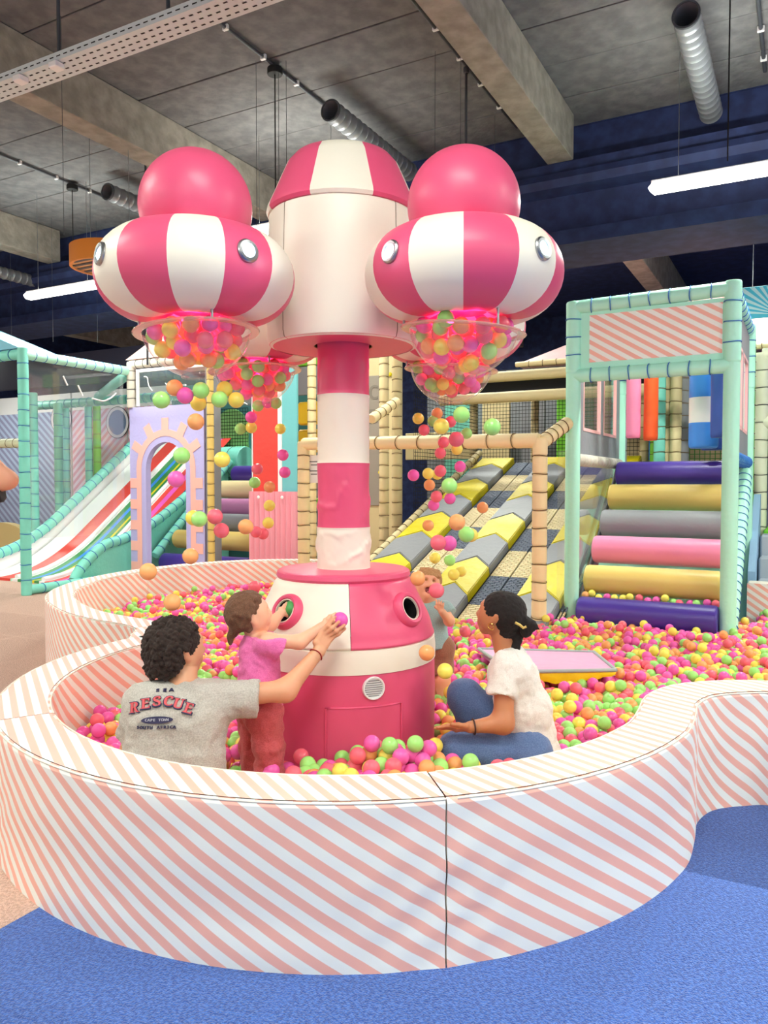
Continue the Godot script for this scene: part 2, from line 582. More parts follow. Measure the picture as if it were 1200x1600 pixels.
func ceiling_things() -> void:
	# cable tray with slots
	var tr := thing("cable_tray", "perforated galvanised cable tray hung across the upper left ceiling", "cable tray", Vector3(-4.5, 4.6, -4.06))
	var tm := MB.new()
	tm.box(Vector3(-8.5, 4.58, -4.16), Vector3(-1.9, 4.585, -3.96), 0.0)
	tm.box(Vector3(-8.5, 4.58, -3.96), Vector3(-1.9, 4.64, -3.955), 0.0)
	tm.box(Vector3(-8.5, 4.58, -4.165), Vector3(-1.9, 4.64, -4.16), 0.0)
	part(tr, "tray", tm.mesh(), plain(rgb8(212, 220, 222), 0.45, 0.15))
	var sm := MB.new()
	for i in 90:
		for j in 3:
			var x := -8.45 + i * 0.072 + (0.036 if j == 1 else 0.0)
			sm.box(Vector3(x, 4.5785, -4.13 + j * 0.06), Vector3(x + 0.034, 4.5795, -4.118 + j * 0.06), 0.0)
		sm.box(Vector3(-8.45 + i * 0.072, 4.605, -3.9545), Vector3(-8.41 + i * 0.072, 4.613, -3.9535), 0.0)
	tag(part(tr, "slots", sm.mesh(), M.black), "", "", "", "stuff")
	for x in [-7.2, -5.0, -3.9, -2.8]: part(tr, "hanger_rod", tube_mesh([Vector3(x, 4.6, -4.1), Vector3(x, 5.6, -4.1)], 0.014, 8), M.conduit)
	for x in [-5.32, -4.92]: part(tr, "bracket", span_box(Vector3(x, 4.53, -4.02), Vector3(x + 0.09, 4.58, -3.93), 0.012), M.white)
	# conduits on the slab
	var cd := [[-4.63, -3.0, -8.7, "crossing the middle bay"], [-8.85, -3.5, -8.7, "over the left bay"], [-2.98, -5.0, -8.7, "beside the right beam"], [-0.42, -6.4, -8.7, "at upper right behind the spiral duct"]]
	for q in cd:
		var t := thing("conduit", "thin grey conduit on the ceiling " + q[3], "conduit", Vector3(q[0], 5.58, q[1]))
		part(t, "pipe", tube_mesh([Vector3(q[0], 5.575, q[1]), Vector3(q[0], 5.575, q[2])], 0.018, 8), M.conduit)
		var z: float = q[1] - 0.4
		while z > q[2]:
			part(t, "clip", span_box(Vector3(q[0] - 0.03, 5.55, z), Vector3(q[0] + 0.03, 5.6, z + 0.03), 0.004), M.white)
			z -= 0.55
	# round boxes with hanging cords
	for q in [[-4.63, -6.32, 3.35, "above the tall cap"], [-8.85, -7.44, 4.8, "at left above the pods"], [-0.55, -6.4, 3.9, "at the upper right corner"]]:
		var t := thing("junction_box", "round black ceiling box with hanging cord " + q[3], "ceiling box", Vector3(q[0], 5.5, q[1]))
		part(t, "box", lathe_mesh(cyl(0.075, 0.07, 0.012), 24), M.black, T(Vector3(q[0], 5.49, q[1])))
		part(t, "cord", tube_mesh([Vector3(q[0], 5.49, q[1]), Vector3(q[0], q[2], q[1])], 0.006, 6), M.black)
	# rods and fine wires
	for q in [[-2.98, -7.2, 2.9, 0.014, "right pod"], [-7.35, -7.3, 3.0, 0.014, "left pod"]]:
		var t := thing("support_rod", "dark support rod hanging from the ceiling behind the %s" % q[4], "rod", Vector3(q[0], q[2], q[1]))
		part(t, "rod", tube_mesh([Vector3(q[0], q[2], q[1]), Vector3(q[0], 5.6, q[1])], q[3], 8), M.conduit)
		part(t, "coupling", lathe_mesh(cyl(0.03, 0.06), 12), M.conduit, T(Vector3(q[0], 5.5, q[1])))
	var wi := 0
	var where := ["above the right pod", "just left of the right pod top", "right of the right pod top", "under the end of the right beam", "left of the tall cap", "right by the pendant cord over the cap", "at the upper left near the tray", "behind the left pod sphere", "left of the left conduit box", "beside the left pod ring", "at the far left edge", "between cord and left wire of the cap"]
	for q in [Vector3(-2.9039, 5.6000, -6.8809), Vector3(-3.1596, 5.6000, -6.8653), Vector3(-3.1130, 5.6000, -8.3508), Vector3(-3.0045, 5.6000, -9.4519), Vector3(-4.7599, 5.6000, -6.1909), Vector3(-4.5030, 5.6000, -6.3298), Vector3(-5.8176, 5.6000, -4.7954), Vector3(-8.1779, 5.6000, -8.2111), Vector3(-10.3051, 5.6000, -8.2610), Vector3(-9.8142, 5.6000, -8.6928), Vector3(-11.0013, 5.6000, -8.0509), Vector3(-4.5686, 5.6000, -6.2943)]:
		wi += 1
		tag(part(self, "hanging_wire", tube_mesh([q, q - Vector3(0, 1.9, 0)], 0.0025, 5), M.conduit), "thin steel wire hanging from the ceiling %s" % where[wi - 1], "wire", "thin wires hanging from the ceiling")
	# spiral ducts
	for q in [[-4.39, -6.95, -8.8, 5.36, 0.105, "above the tall cap"], [-0.93, -6.95, -8.9, 5.36, 0.105, "at upper right near the lamp"], [-8.19, -7.45, -8.8, 5.36, 0.105, "at left behind the pod"], [-11.3, -6.0, -9.0, 4.85, 0.09, "under the far left beam"], [-1.6, -8.0, -9.2, 3.25, 0.06, "beside the right pod"]]:
		var t := thing("spiral_duct", "galvanised spiral duct %s" % q[5], "duct", Vector3(q[0], q[3], q[1]))
		var L: float = q[1] - q[2]
		var pr := []
		var nst := int(L / 0.02)
		for i in nst + 1:
			var y := L * i / nst
			var w := 0.009 if i % 6 == 0 else 0.0
			pr.append(Vector2(q[4] + w, y))
		var xf := along(Vector3(q[0], q[3], q[1]), Vector3(0, 0, -1))
		part(t, "pipe", lathe_mesh(pr, 28), M.galv, xf)
		part(t, "liner", lathe_mesh([Vector2(q[4] - 0.006, 0.0), Vector2(q[4] - 0.006, L * 0.9), Vector2(0, L * 0.9)], 24), M.galv, xf)
		part(t, "end_collar", lathe_mesh([Vector2(q[4] - 0.008, 0), Vector2(q[4] - 0.008, -0.008), Vector2(q[4] + 0.007, -0.008), Vector2(q[4] + 0.007, 0.02)], 28), M.conduit, xf)
	# striped drum hung at left
	var dp: Vector3 = Vector3(-6.7966, 3.8423, -6.2059)
	var d := thing("hanging_drum", "round orange hanging drum with dark striped underside behind left pod", "ceiling decoration", dp)
	part(d, "drum_side", lathe_mesh([Vector2(0.39, 0.03), Vector2(0.42, 0.03), Vector2(0.42, 0.24), Vector2(0.39, 0.24)], 40), vinyl(rgb8(240, 150, 50), 0.5, 0.0), T(dp))
	part(d, "underside", lathe_mesh([Vector2(0, 0.05), Vector2(0.39, 0.05), Vector2(0.39, 0.03)], 40), plain(rgb8(226, 178, 120), 0.6), T(dp))
	for i in 7:
		var x := -0.33 + i * 0.11
		var hw := sqrt(0.385 * 0.385 - x * x)
		part(d, "stripe", span_box(Vector3(x - 0.022, 0.042, -hw), Vector3(x + 0.022, 0.05, hw), 0.0), plain(rgb8(90, 86, 90), 0.7), Transform3D(Basis(Vector3.UP, PI / 2), dp))
	for s in [-0.3, 0.3]: part(d, "hanging_wire", tube_mesh([dp + Vector3(s, 0.2, 0), dp + Vector3(s, 5.6 - dp.y, 0)], 0.003, 5), M.steel)

# ---------------------------------------------------------------- ball pit wall
const WALL_H := 0.53
func wall_path() -> Array:
	var p := [Vector2(2.6, -3.75), Vector2(1.6, -3.85), Vector2(0.7, -4.02), Vector2(0.2, -4.14), Vector2(-0.13, -4.12), Vector2(-0.31, -4.02), Vector2(-0.45, -3.87), Vector2(-0.51, -3.66), Vector2(-0.5, -3.45)]
	for i in range(0, 38):
		var a := deg_to_rad(7.0 + i * 5.0)
		p.append(Vector2(-2.04 + 1.555 * cos(a), -3.44 + 1.555 * sin(a)))
	p.append_array([Vector2(-3.66, -3.62), Vector2(-3.80, -3.80), Vector2(-4.04, -3.92), Vector2(-4.5, -3.99), Vector2(-4.92, -4.12), Vector2(-5.47, -4.42), Vector2(-5.84, -4.74), Vector2(-6.12, -5.12), Vector2(-6.36, -5.6), Vector2(-6.52, -6.35), Vector2(-6.45, -7.15), Vector2(-6.15, -7.75), Vector2(-5.65, -8.15), Vector2(-5.0, -8.3), Vector2(-4.5, -8.32)])
	return smooth(p, 0.04)

func pit_walls() -> void:
	var path := wall_path()
	var s := [0.0]
	for i in range(1, path.size()): s.append(s[-1] + (path[i] - path[i - 1]).length())
	var cuts := [Vector2(0.9, -4.0), Vector2(-2.04 + 1.555 * cos(deg_to_rad(50)), -3.44 + 1.555 * sin(deg_to_rad(50))), Vector2(-2.04 + 1.555 * cos(deg_to_rad(121)), -3.44 + 1.555 * sin(deg_to_rad(121))), Vector2(-3.9, -3.86), Vector2(-6.51, -6.3)]
	var at := [0]
	for c in cuts:
		var best := 0
		for i in path.size():
			if path[i].distance_to(c) < path[best].distance_to(c): best = i
		at.append(best)
	at.append(path.size() - 1)
	var labels := ["pink striped foam pit wall at the far right edge", "pink striped foam pit wall curving away on the right of the front seam", "large pink striped foam pit wall section front and centre left of the seam", "pink striped foam pit wall on the left behind the man", "pink striped foam pit wall of the far left lobe with inward bend", "pink striped foam pit wall at the back before the castle"]
	var dirs := [70.0, 66.0, 58.4, 56.0, 52.0, 50.0]
	var wob := FastNoiseLite.new()
	wob.frequency = 1.3
	wob.seed = 4
	for k in at.size() - 1:
		var i0: int = at[k]
		var i1: int = at[k + 1]
		var mid: Vector2 = path[(i0 + i1) / 2]
		var t := thing("pit_wall_section", labels[k], "ball pit wall", Vector3(mid.x, 0, mid.y), "striped foam walls of the ball pit")
		var gap := 0.0025
		# section of the block: outer side up, over the top, inner side down
		var sides := {"outer_cover": [], "top_cover": [], "inner_cover": []}
		var hw := 0.118
		var fil := 0.016
		for j in 15: sides.outer_cover.append([hw, (WALL_H - fil) * j / 14.0, 1.0, 0.0])
		for j in 4:
			var a := PI / 2 * j / 3.0
			sides.outer_cover.append([hw - fil + fil * cos(a), WALL_H - fil + fil * sin(a), cos(a), sin(a)])
		for j in 4: sides.top_cover.append([hw - fil - (2 * hw - 2 * fil) * j / 3.0, WALL_H, 0.0, 1.0])
		for j in 4:
			var a := PI / 2 * (1.0 - j / 3.0)
			sides.inner_cover.append([-(hw - fil + fil * cos(a)), WALL_H - fil + fil * sin(a), -cos(a), sin(a)])
		for j in 6: sides.inner_cover.append([-hw, (WALL_H - fil) * (1.0 - j / 5.0), -1.0, 0.0])
		var th := deg_to_rad(dirs[k])
		var pdir := Vector2(cos(th), -sin(th))
		for nm in sides:
			var rows: Array = sides[nm]
			var mb := MB.new()
			var wn: int = i1 - i0 + 1
			for i in range(i0, i1 + 1):
				var p: Vector2 = path[i]
				var d: Vector2 = (path[mini(i + 1, path.size() - 1)] - path[maxi(i - 1, 0)]).normalized()
				if i == i0 and k > 0: p += d * gap
				if i == i1: p -= d * gap
				var o := Vector2(d.y, -d.x)   # to the outside of the pit
				if o.dot(p - Vector2(-2.0, -4.5)) < 0.0 and k == 2: o = -o
				o = Vector2(d.y, -d.x)
				for r in rows:
					var endness := minf(minf(s[i] - s[i0], s[i1] - s[i]) / 0.35, 1.0)
					var bulge := 0.0
					if nm == "outer_cover":
						bulge = 0.006 * wob.get_noise_2d(s[i] * 1.1 + r[1] * 1.6, r[1] * 2.2 - s[i] * 0.5) * (1.0 if r[1] > 0.02 and r[1] < 0.49 else 0.0)
						# folds pulled to the bottom corners of each cover
						bulge += 0.007 * (1.0 - endness) * sin((s[i] * 0.8 + r[1]) * 40.0) * (1.0 - absf(r[1] - 0.2) / 0.35) * (1.0 if r[1] < 0.49 else 0.0)
					elif nm == "inner_cover":
						bulge = 0.01 * wob.get_noise_2d(s[i] * 2.0 + 9.0 - r[1] * 2.0, r[1] * 3.0)
					var q: Vector2 = p + o * (r[0] + bulge * r[2])
					var u: float
					if nm == "outer_cover": u = s[i] / 0.112 - r[1] / 0.078
					elif nm == "inner_cover": u = s[i] / 0.112 + r[1] / 0.078
					else: u = q.dot(pdir) / 0.057
					mb.vert(Vector3(q.x, r[1] + (0.003 if nm == "top_cover" else 0.0), q.y), Vector3(o.x * r[2], r[3], o.y * r[2]), Vector2(u, 0.5))
			var m := rows.size()
			for i in wn - 1:
				for j in m - 1:
					var b := i * m + j
					mb.quad(b, b + 1, b + m + 1, b + m)
			# real normals from the folded surface
			for i in wn:
				for j in m:
					var b := i * m + j
					var tu := mb.v[mini(i + 1, wn - 1) * m + j] - mb.v[maxi(i - 1, 0) * m + j]
					var tv := mb.v[i * m + mini(j + 1, m - 1)] - mb.v[i * m + maxi(j - 1, 0)]
					var nn := tu.cross(tv).normalized()
					if nn.dot(mb.n[b]) < 0: nn = -nn
					if nm != "top_cover": mb.n[b] = nn
			part(t, nm, mb.mesh(), M.fabric)
		# ends closed
		var eb := MB.new()
		for e in [[i0, 1.0], [i1, -1.0]]:
			var p: Vector2 = path[e[0]]
			var d: Vector2 = (path[mini(e[0] + 1, path.size() - 1)] - path[maxi(e[0] - 1, 0)]).normalized()
			var pp: Vector2 = p + d * gap * e[1]
			var o := Vector2(d.y, -d.x) * (hw - 0.004)
			eb.flat4(Vector3(pp.x + o.x, 0, pp.y + o.y), Vector3(pp.x - o.x, 0, pp.y - o.y), Vector3(pp.x - o.x, WALL_H - 0.006, pp.y - o.y), Vector3(pp.x + o.x, WALL_H - 0.006, pp.y + o.y), Vector3(-d.x * e[1], 0, -d.y * e[1]))
		part(t, "end_cover", eb.mesh(), M.cream)
		# sewn piping along the top edge
		for sd in [1.0, -1.0]:
			var line := []
			for i in range(i0, i1 + 1, 2):
				var d: Vector2 = (path[mini(i + 1, path.size() - 1)] - path[maxi(i - 1, 0)]).normalized()
				var q: Vector2 = path[i] + Vector2(d.y, -d.x) * (hw - 0.004) * sd
				line.append(Vector3(q.x, WALL_H - 0.002, q.y))
			part(t, "piping", tube_mesh(line, 0.0035, 6), M.cream)
	# straight stretch at the far right
	var w := thing("pit_wall_section", "short straight pink striped foam wall behind the roller tower at right", "ball pit wall", Vector3(1.0, 0, -8.45), "striped foam walls of the ball pit")
	var mb := MB.new()
	for f in [[Vector3(-0.48, 0, -8.33), Vector3(2.6, 0, -8.33), Vector3(2.6, 0.53, -8.33), Vector3(-0.48, 0.53, -8.33), Vector3(0, 0, 1)]]:
		mb.flat4(f[0], f[1], f[2], f[3], f[4])
	for i in 4: mb.uv[i] = Vector2(mb.v[i].x / 0.112 + mb.v[i].y / 0.078, 0.5)
	part(w, "front_cover", mb.mesh(), M.fabric)
	part(w, "foam_block", span_box(Vector3(-0.48, 0, -8.57), Vector3(2.6, 0.53, -8.332), 0.01), M.cream)

# ---------------------------------------------------------------- the ball fountain
func gore(r0: float, parts: Array, a0: float, a1: float, seg: int) -> ArrayMesh:
	var b := MB.new()
	b.lathe(parts, seg, a0, a1)
	return b.mesh()

var TC := Vector3(-2.0264, 1.0686, -3.3229)
func fountain() -> void:
	var C := Vector3(TC.x, 0, TC.z)
	var t := thing("ball_fountain", "tall pink and white ball fountain machine with four pods in the ball pit", "ball fountain", C)
	var tc := T(C)
	# direction to the camera as lathe angle (x cos, z sin)
	var ca := atan2(-C.z, -C.x)
	# --- lower drum: four upper quarter panels, belt, lower drum
	var R := 0.455
	part(t, "lower_drum", lathe_mesh([Vector2(0, 0), Vector2(R, 0), Vector2(R, 0.3), Vector2(R + 0.003, 0.5), Vector2(R, 0.643)], 64), M.pink, tc)
	part(t, "belt", lathe_mesh([Vector2(R - 0.01, 0.643), Vector2(R + 0.004, 0.645), Vector2(R + 0.005, 0.7), Vector2(R, 0.75), Vector2(R - 0.012, 0.754)], 64), M.cream, tc)
	for k in 4:
		# quarter boundary faces the camera a little to its right
		var a0 := ca - deg_to_rad(4.0) + k * PI / 2
		var qp := [Vector2(R - 0.012, 0.754), Vector2(R - 0.002, 0.762), Vector2(R - 0.010, 0.785), Vector2(0.425, 0.85), Vector2(0.37, 0.96), Vector2(0.335, 1.03), Vector2(0.3, 1.045)]
		var ha0 := a0 + PI / 4
		var hole := Vector3(cos(ha0) * 0.392, 0.905, sin(ha0) * 0.392)
		var pp := smooth(qp, 0.011)
		var sm := MB.new()
		var nc := 60
		for j in pp.size():
			var dd: Vector2 = pp[mini(j + 1, pp.size() - 1)] - pp[maxi(j - 1, 0)]
			var n2 := Vector2(dd.y, -dd.x).normalized()
			for i in nc + 1:
				var an := lerpf(a0 + 0.003, a0 + PI / 2 - 0.003, float(i) / nc)
				sm.vert(Vector3(cos(an) * pp[j].x, pp[j].y, sin(an) * pp[j].x), Vector3(cos(an) * n2.x, n2.y, sin(an) * n2.x))
		for j in pp.size() - 1:
			for i in nc:
				var q0 := j * (nc + 1) + i
				if (sm.v[q0] + sm.v[q0 + nc + 2]).distance_to(hole * 2.0) < 0.136: continue   # the hole is cut through
				sm.quad(q0, q0 + 1, q0 + nc + 2, q0 + nc + 1)
		part(t, "shoulder_panel", sm.mesh(), M.cream if k % 2 == 0 else M.pink, tc)
	part(t, "lid", lathe_mesh([Vector2(0, 1.03), Vector2(0.3, 1.03), Vector2(0.325, 1.035), Vector2(0.335, 1.05), Vector2(0.33, 1.068), Vector2(0.315, 1.078), Vector2(0, 1.082)], 64), M.pink, tc)
	# round feeding holes
	for k in 4:
		var a := ca - deg_to_rad(4.0) + PI / 4 + k * PI / 2
		var n := Vector3(cos(a), 0.46, sin(a)).normalized()
		var p := C + Vector3(cos(a) * 0.392, 0.905, sin(a) * 0.392)
		var xf := along(p, n)
		var hr := part(t, "feeding_ring", lathe_mesh([Vector2(0.058, -0.01), Vector2(0.056, 0.022), Vector2(0.061, 0.032), Vector2(0.07, 0.034), Vector2(0.08, 0.026), Vector2(0.087, 0.01), Vector2(0.088, -0.03)], 40), M.pink, xf)
		part(hr, "hole_sleeve", lathe_mesh([Vector2(0.057, 0.026), Vector2(0.052, 0.028), Vector2(0.051, 0.018)], 32), M.cream, xf)
		part(hr, "hole_shade_tube", lathe_mesh([Vector2(0.051, 0.018), Vector2(0.05, -0.03), Vector2(0.05, -0.15), Vector2(0.0, -0.15)], 28), M.black, xf)  # added black tube: the shade inside the hole is put into its colour
	# loudspeaker grille and hatch on the drum
	var ga := ca - asin((583.0 - 537.0) * 3.5 / 1216.0 / R)
	var gp := C + Vector3(cos(ga) * (R + 0.002), 0.583, sin(ga) * (R + 0.002))
	var gx := along(gp, Vector3(cos(ga), 0, sin(ga)))
	var gr := part(t, "speaker_grille", lathe_mesh([Vector2(0, 0.001), Vector2(0.043, 0.001), Vector2(0.045, 0.008), Vector2(0.05, 0.009), Vector2(0.053, 0.004), Vector2(0.053, -0.012)], 36), M.white, gx)
	var hor := Vector3(-sin(ga), 0, cos(ga))
	for i in 8:
		var y := -0.034 + i * 0.0097
		var hw := sqrt(0.043 * 0.043 - y * y) * 0.96
		part(gr, "slot", tube_mesh([gp + Vector3(0, y, 0) - hor * hw + Vector3(cos(ga), 0, sin(ga)) * 0.002, gp + Vector3(0, y, 0) + hor * hw + Vector3(cos(ga), 0, sin(ga)) * 0.002], 0.0022, 5), M.grey)
	var ha := ca - asin((571.0 - 537.0) * 3.47 / 1216.0 / R)
	var hm := MB.new()
	var hs := 0.178 / R
	for i in 13:
		var a := ha - hs + 2 * hs * i / 12.0
		for yy in [0.16, 0.165, 0.492, 0.5]:
			var rr: float = R + (0.016 if yy > 0.161 and yy < 0.495 and i > 0 and i < 12 else 0.001)
			hm.vert(Vector3(cos(a) * rr, yy, sin(a) * rr), Vector3(cos(a), 0, sin(a)))
	for i in 12:
		for j in 3: hm.quad(i * 4 + j, i * 4 + j + 1, i * 4 + j + 5, i * 4 + j + 4)
	var hatch := part(t, "access_hatch", hm.mesh(), M.pink, tc)
	var seam := []
	for i in 13:
		var a := ha - hs + 2 * hs * i / 12.0
		seam.append(Vector3(cos(a) * (R + 0.006), 0.5, sin(a) * (R + 0.006)))
	seam.push_front(Vector3(seam[0].x, 0.16, seam[0].z))
	seam.append(Vector3(seam[-1].x, 0.16, seam[-1].z))
	part(hatch, "welt", tube_mesh(seam, 0.0055, 6), M.pink, tc)
	# --- column of four fabric sleeves
	var bands := [[1.075, 1.285, M.cream, 0.133, 0.01], [1.28, 1.6, M.pink, 0.13, 0.008], [1.6, 1.935, M.cream, 0.129, 0.0015], [1.935, 2.19, M.pink, 0.128, 0.0015]]
	var nz := FastNoiseLite.new()
	nz.frequency = 2.2
	nz.seed = 8
	for b in bands:
		var mb := MB.new()
		var ny := 28
		var na := 56
		for j in ny + 1:
			var f := float(j) / ny
			var y: float = lerpf(b[0], b[1], f)
			for i in na + 1:
				var a := TAU * i / na
				var d := Vector3(cos(a), 0, sin(a))
				var tw := nz.get_noise_3d(d.x * 0.12, d.z * 0.12, y * 0.5)
				var ph := (a - ca) * 1.0 + y * 13.0 + tw * 5.0
				var fold: float = b[4] * (pow(0.5 + 0.5 * sin(ph * 2.0), 6.0) - 0.25 + 0.4 * nz.get_noise_3d(d.x * 0.5, y * 2.0, d.z * 0.5)) * sin(PI * f)
				var edge: float = 0.004 if f > 0.965 or f < 0.02 else 0.0
				mb.vert(d * (b[3] + fold + edge * 0.6) + Vector3(0, y, 0), d)
		for j in ny:
			for i in na:
				var q := j * (na + 1) + i
				mb.quad(q, q + 1, q + na + 2, q + na + 1)
		for j in ny + 1:
			for i in na + 1:
				var q := j * (na + 1) + i
				var tu := mb.v[j * (na + 1) + (i + 1) % na] - mb.v[j * (na + 1) + (i + na - 1) % na]
				var tv := mb.v[mini(j + 1, ny) * (na + 1) + i] - mb.v[maxi(j - 1, 0) * (na + 1) + i]
				var nn := tu.cross(tv).normalized()
				if nn.dot(mb.n[q]) < 0: nn = -nn
				mb.n[q] = nn
		part(t, "column_sleeve", mb.mesh(), b[2], tc)
	# --- head: underside disc, body panels, cap of eight gores
	part(t, "head_underside", lathe_mesh([Vector2(0.145, 2.178), Vector2(0.335, 2.172), Vector2(0.362, 2.178)], 64), M.pink, tc)
	for k in 4:
		var a0 := ca - PI / 4 + deg_to_rad(3) + k * PI / 2
		part(t, "head_panel", gore(0, [Vector2(0.345, 2.172), Vector2(0.366, 2.18), Vector2(0.374, 2.21), Vector2(0.374, 2.3), Vector2(0.368, 2.55), Vector2(0.362, 2.79), Vector2(0.35, 2.81)], a0 + 0.006, a0 + PI / 2 - 0.006, 24), M.cream, tc)
	part(t, "head_core", lathe_mesh([Vector2(0.14, 2.18), Vector2(0.35, 2.18), Vector2(0.355, 2.8), Vector2(0.0, 2.8)], 40), M.tie_dark, tc)
	for k in 8:
		var a0 := ca - PI / 8 + deg_to_rad(1) + k * PI / 4
		part(t, "cap_panel", gore(0, [Vector2(0.34, 2.795), Vector2(0.366, 2.8), Vector2(0.374, 2.815), Vector2(0.37, 2.835), Vector2(0.34, 2.9), Vector2(0.305, 2.98), Vector2(0.275, 3.045), Vector2(0.24, 3.085), Vector2(0.19, 3.105), Vector2(0.0, 3.11)], a0, a0 + PI / 4, 10), M.cream if k % 2 == 0 else M.pink, tc)
	# --- pods
	var pods := [[Vector3(-0.262, 0, 0.765), "front left", 4.0], [Vector3(0.745, 0, 0.25), "front right", -5.0], [Vector3(-0.745, 0, -0.255), "rear left", 3.0], [Vector3(0.255, 0, -0.75), "rear right", -3.0]]
	for q in pods:
		var P: Vector3 = C + q[0]
		var pod := Node3D.new()
		pod.name = "pod"
		t.add_child(pod, true)
		pod.global_position = P
		tag(pod, q[1] + " pod of a sphere on a striped ring with a clear bowl", "")
		var px := T(P)
		var outward := atan2(q[0].z, q[0].x)
		var pca := atan2(-P.z, -P.x)
		# arm to the head
		var dn: Vector3 = q[0].normalized()
		part(pod, "arm", tube_mesh([C + dn * 0.33 + Vector3(0, 2.46, 0), P + Vector3(0, 2.42, 0) - dn * 0.1], 0.05, 12), M.steel)
		var sp := []
		for i in 25:
			var an := deg_to_rad(-32.0 + 122.0 * i / 24.0)
			sp.append(Vector2(0.236 * cos(an), 2.665 + 0.236 * sin(an)))
		for k in 4: part(pod, "sphere_panel", gore(0, sp, outward + 0.15 + k * PI / 2, outward + 0.15 + (k + 1) * PI / 2, 16), M.pink, px)
		var rp := []
		for i in 29:
			var an := deg_to_rad(128.0 - 256.0 * i / 28.0)
			rp.append(Vector2(0.215 + 0.2 * cos(an), 2.372 + 0.185 * sin(an)))
		for k in 12:
			var a0: float = pca + (k - (0.0 if q[1] == "front right" else 0.5)) * TAU / 12.0
			part(pod, "ring_panel", gore(0, rp, a0, a0 + TAU / 12.0, 10), M.cream if k % 2 == 0 else M.pink, px)
		part(pod, "underside_plate", lathe_mesh([Vector2(0, 2.222), Vector2(0.235, 2.222), Vector2(0.235, 2.2)], 40), M.pink, px)
		# pink light strip round the underside
		var sb := MB.new()
		for i in 72:
			var a := TAU * i / 72
			sb.ball(Vector3(cos(a) * 0.226, 2.203, sin(a) * 0.226), 0.0045, 6)
		tag(part(pod, "light_strip", sb.mesh(), glow(Color(1.0, 0.25, 0.62), 5.0), px), "", "", "", "stuff")
		var ol := OmniLight3D.new()
		ol.name = "strip_light"
		pod.add_child(ol, true)
		ol.global_position = P + Vector3(0, 2.15, 0)
		ol.light_energy = 0.5
		ol.light_color = Color(1.0, 0.2, 0.5)
		ol.light_size = 0.15
		ol.omni_range = 30.0
		ol.omni_attenuation = 2.0
		ol.shadow_enabled = true
		# white downlights set in the ring
		for dd in [0.0, 90.0, 180.0, 270.0]:
			var a: float = pca - deg_to_rad(dd + (28.0 if q[1] != "front right" else -43.0))
			var n := Vector3(cos(a), 0.12, sin(a)).normalized()
			if n.dot(dn) < -0.2: continue
			var lp := P + Vector3(cos(a) * (0.215 + 0.199), 2.395, sin(a) * (0.215 + 0.199))
			var xf := along(lp - n * 0.004, n)
			var sl := part(pod, "spotlight_trim", lathe_mesh([Vector2(0.026, 0.004), Vector2(0.029, 0.011), Vector2(0.04, 0.012), Vector2(0.046, 0.006), Vector2(0.047, -0.02)], 28), M.steel, xf)
			part(sl, "spotlight_lens", lathe_mesh([Vector2(0.0, 0.012), Vector2(0.018, 0.01), Vector2(0.028, 0.004)], 20), glow(Color(0.8, 0.93, 1.0), 6.0), xf)
			var pl := SpotLight3D.new()
			pl.name = "spotlight_beam"
			pod.add_child(pl, true)
			pl.global_transform = facing(lp + n * 0.02, -n)
			pl.spot_angle = 70.0
			pl.light_energy = 0.12
			pl.light_color = Color(0.85, 0.94, 1.0)
			pl.light_size = 0.02
			pl.spot_range = 20.0
			pl.spot_attenuation = 2.0
			pl.shadow_enabled = true
		# clear bowl, open at the bottom, tilted a little
		var bx := Transform3D(Basis(Vector3(0, 0, 1), deg_to_rad(q[2])), P + Vector3(0, 2.135, 0))
		var bp := []
		for i in 15:
			var an := deg_to_rad(-12.0 - 78.0 * (14 - i) / 14.0)
			bp.append(Vector2(maxf(0.235 * cos(an), 0.075), 0.05 + 0.235 * sin(an)))
		bp[0] = Vector2(0.075, -0.173)
		part(pod, "clear_bowl", lathe_mesh(bp, 48), M.acrylic, bx)
		part(pod, "bowl_flange", lathe_mesh([Vector2(0.229, 0.0), Vector2(0.262, 0.0), Vector2(0.266, 0.005), Vector2(0.262, 0.01), Vector2(0.229, 0.01), Vector2(0.229, 0.0)], 48), M.flange, bx)
		for k in 3: part(pod, "bowl_bracket", tube_mesh([bx * Vector3(cos(k * 2.1 + 0.6) * 0.25, 0.005, sin(k * 2.1 + 0.6) * 0.25), P + Vector3(cos(k * 2.1 + 0.6) * 0.25, 2.21, sin(k * 2.1 + 0.6) * 0.25)], 0.006, 6), M.steel)

# ---------------------------------------------------------------- roller tower at right
func banner_mesh(o: Vector3, ux: Vector3, uy: Vector3, ku: float, kv: float) -> ArrayMesh:
	var b := MB.new()
	var n := ux.cross(uy).normalized()
	b.flat4(o, o + ux, o + ux + uy, o + uy, n)
	var L := [0.0, ux.length(), ux.length(), 0.0]
	var H := [0.0, 0.0, uy.length(), uy.length()]
	for i in 4: b.uv[i] = Vector2(L[i] / ku + H[i] / kv, 0.5)
	return b.mesh()

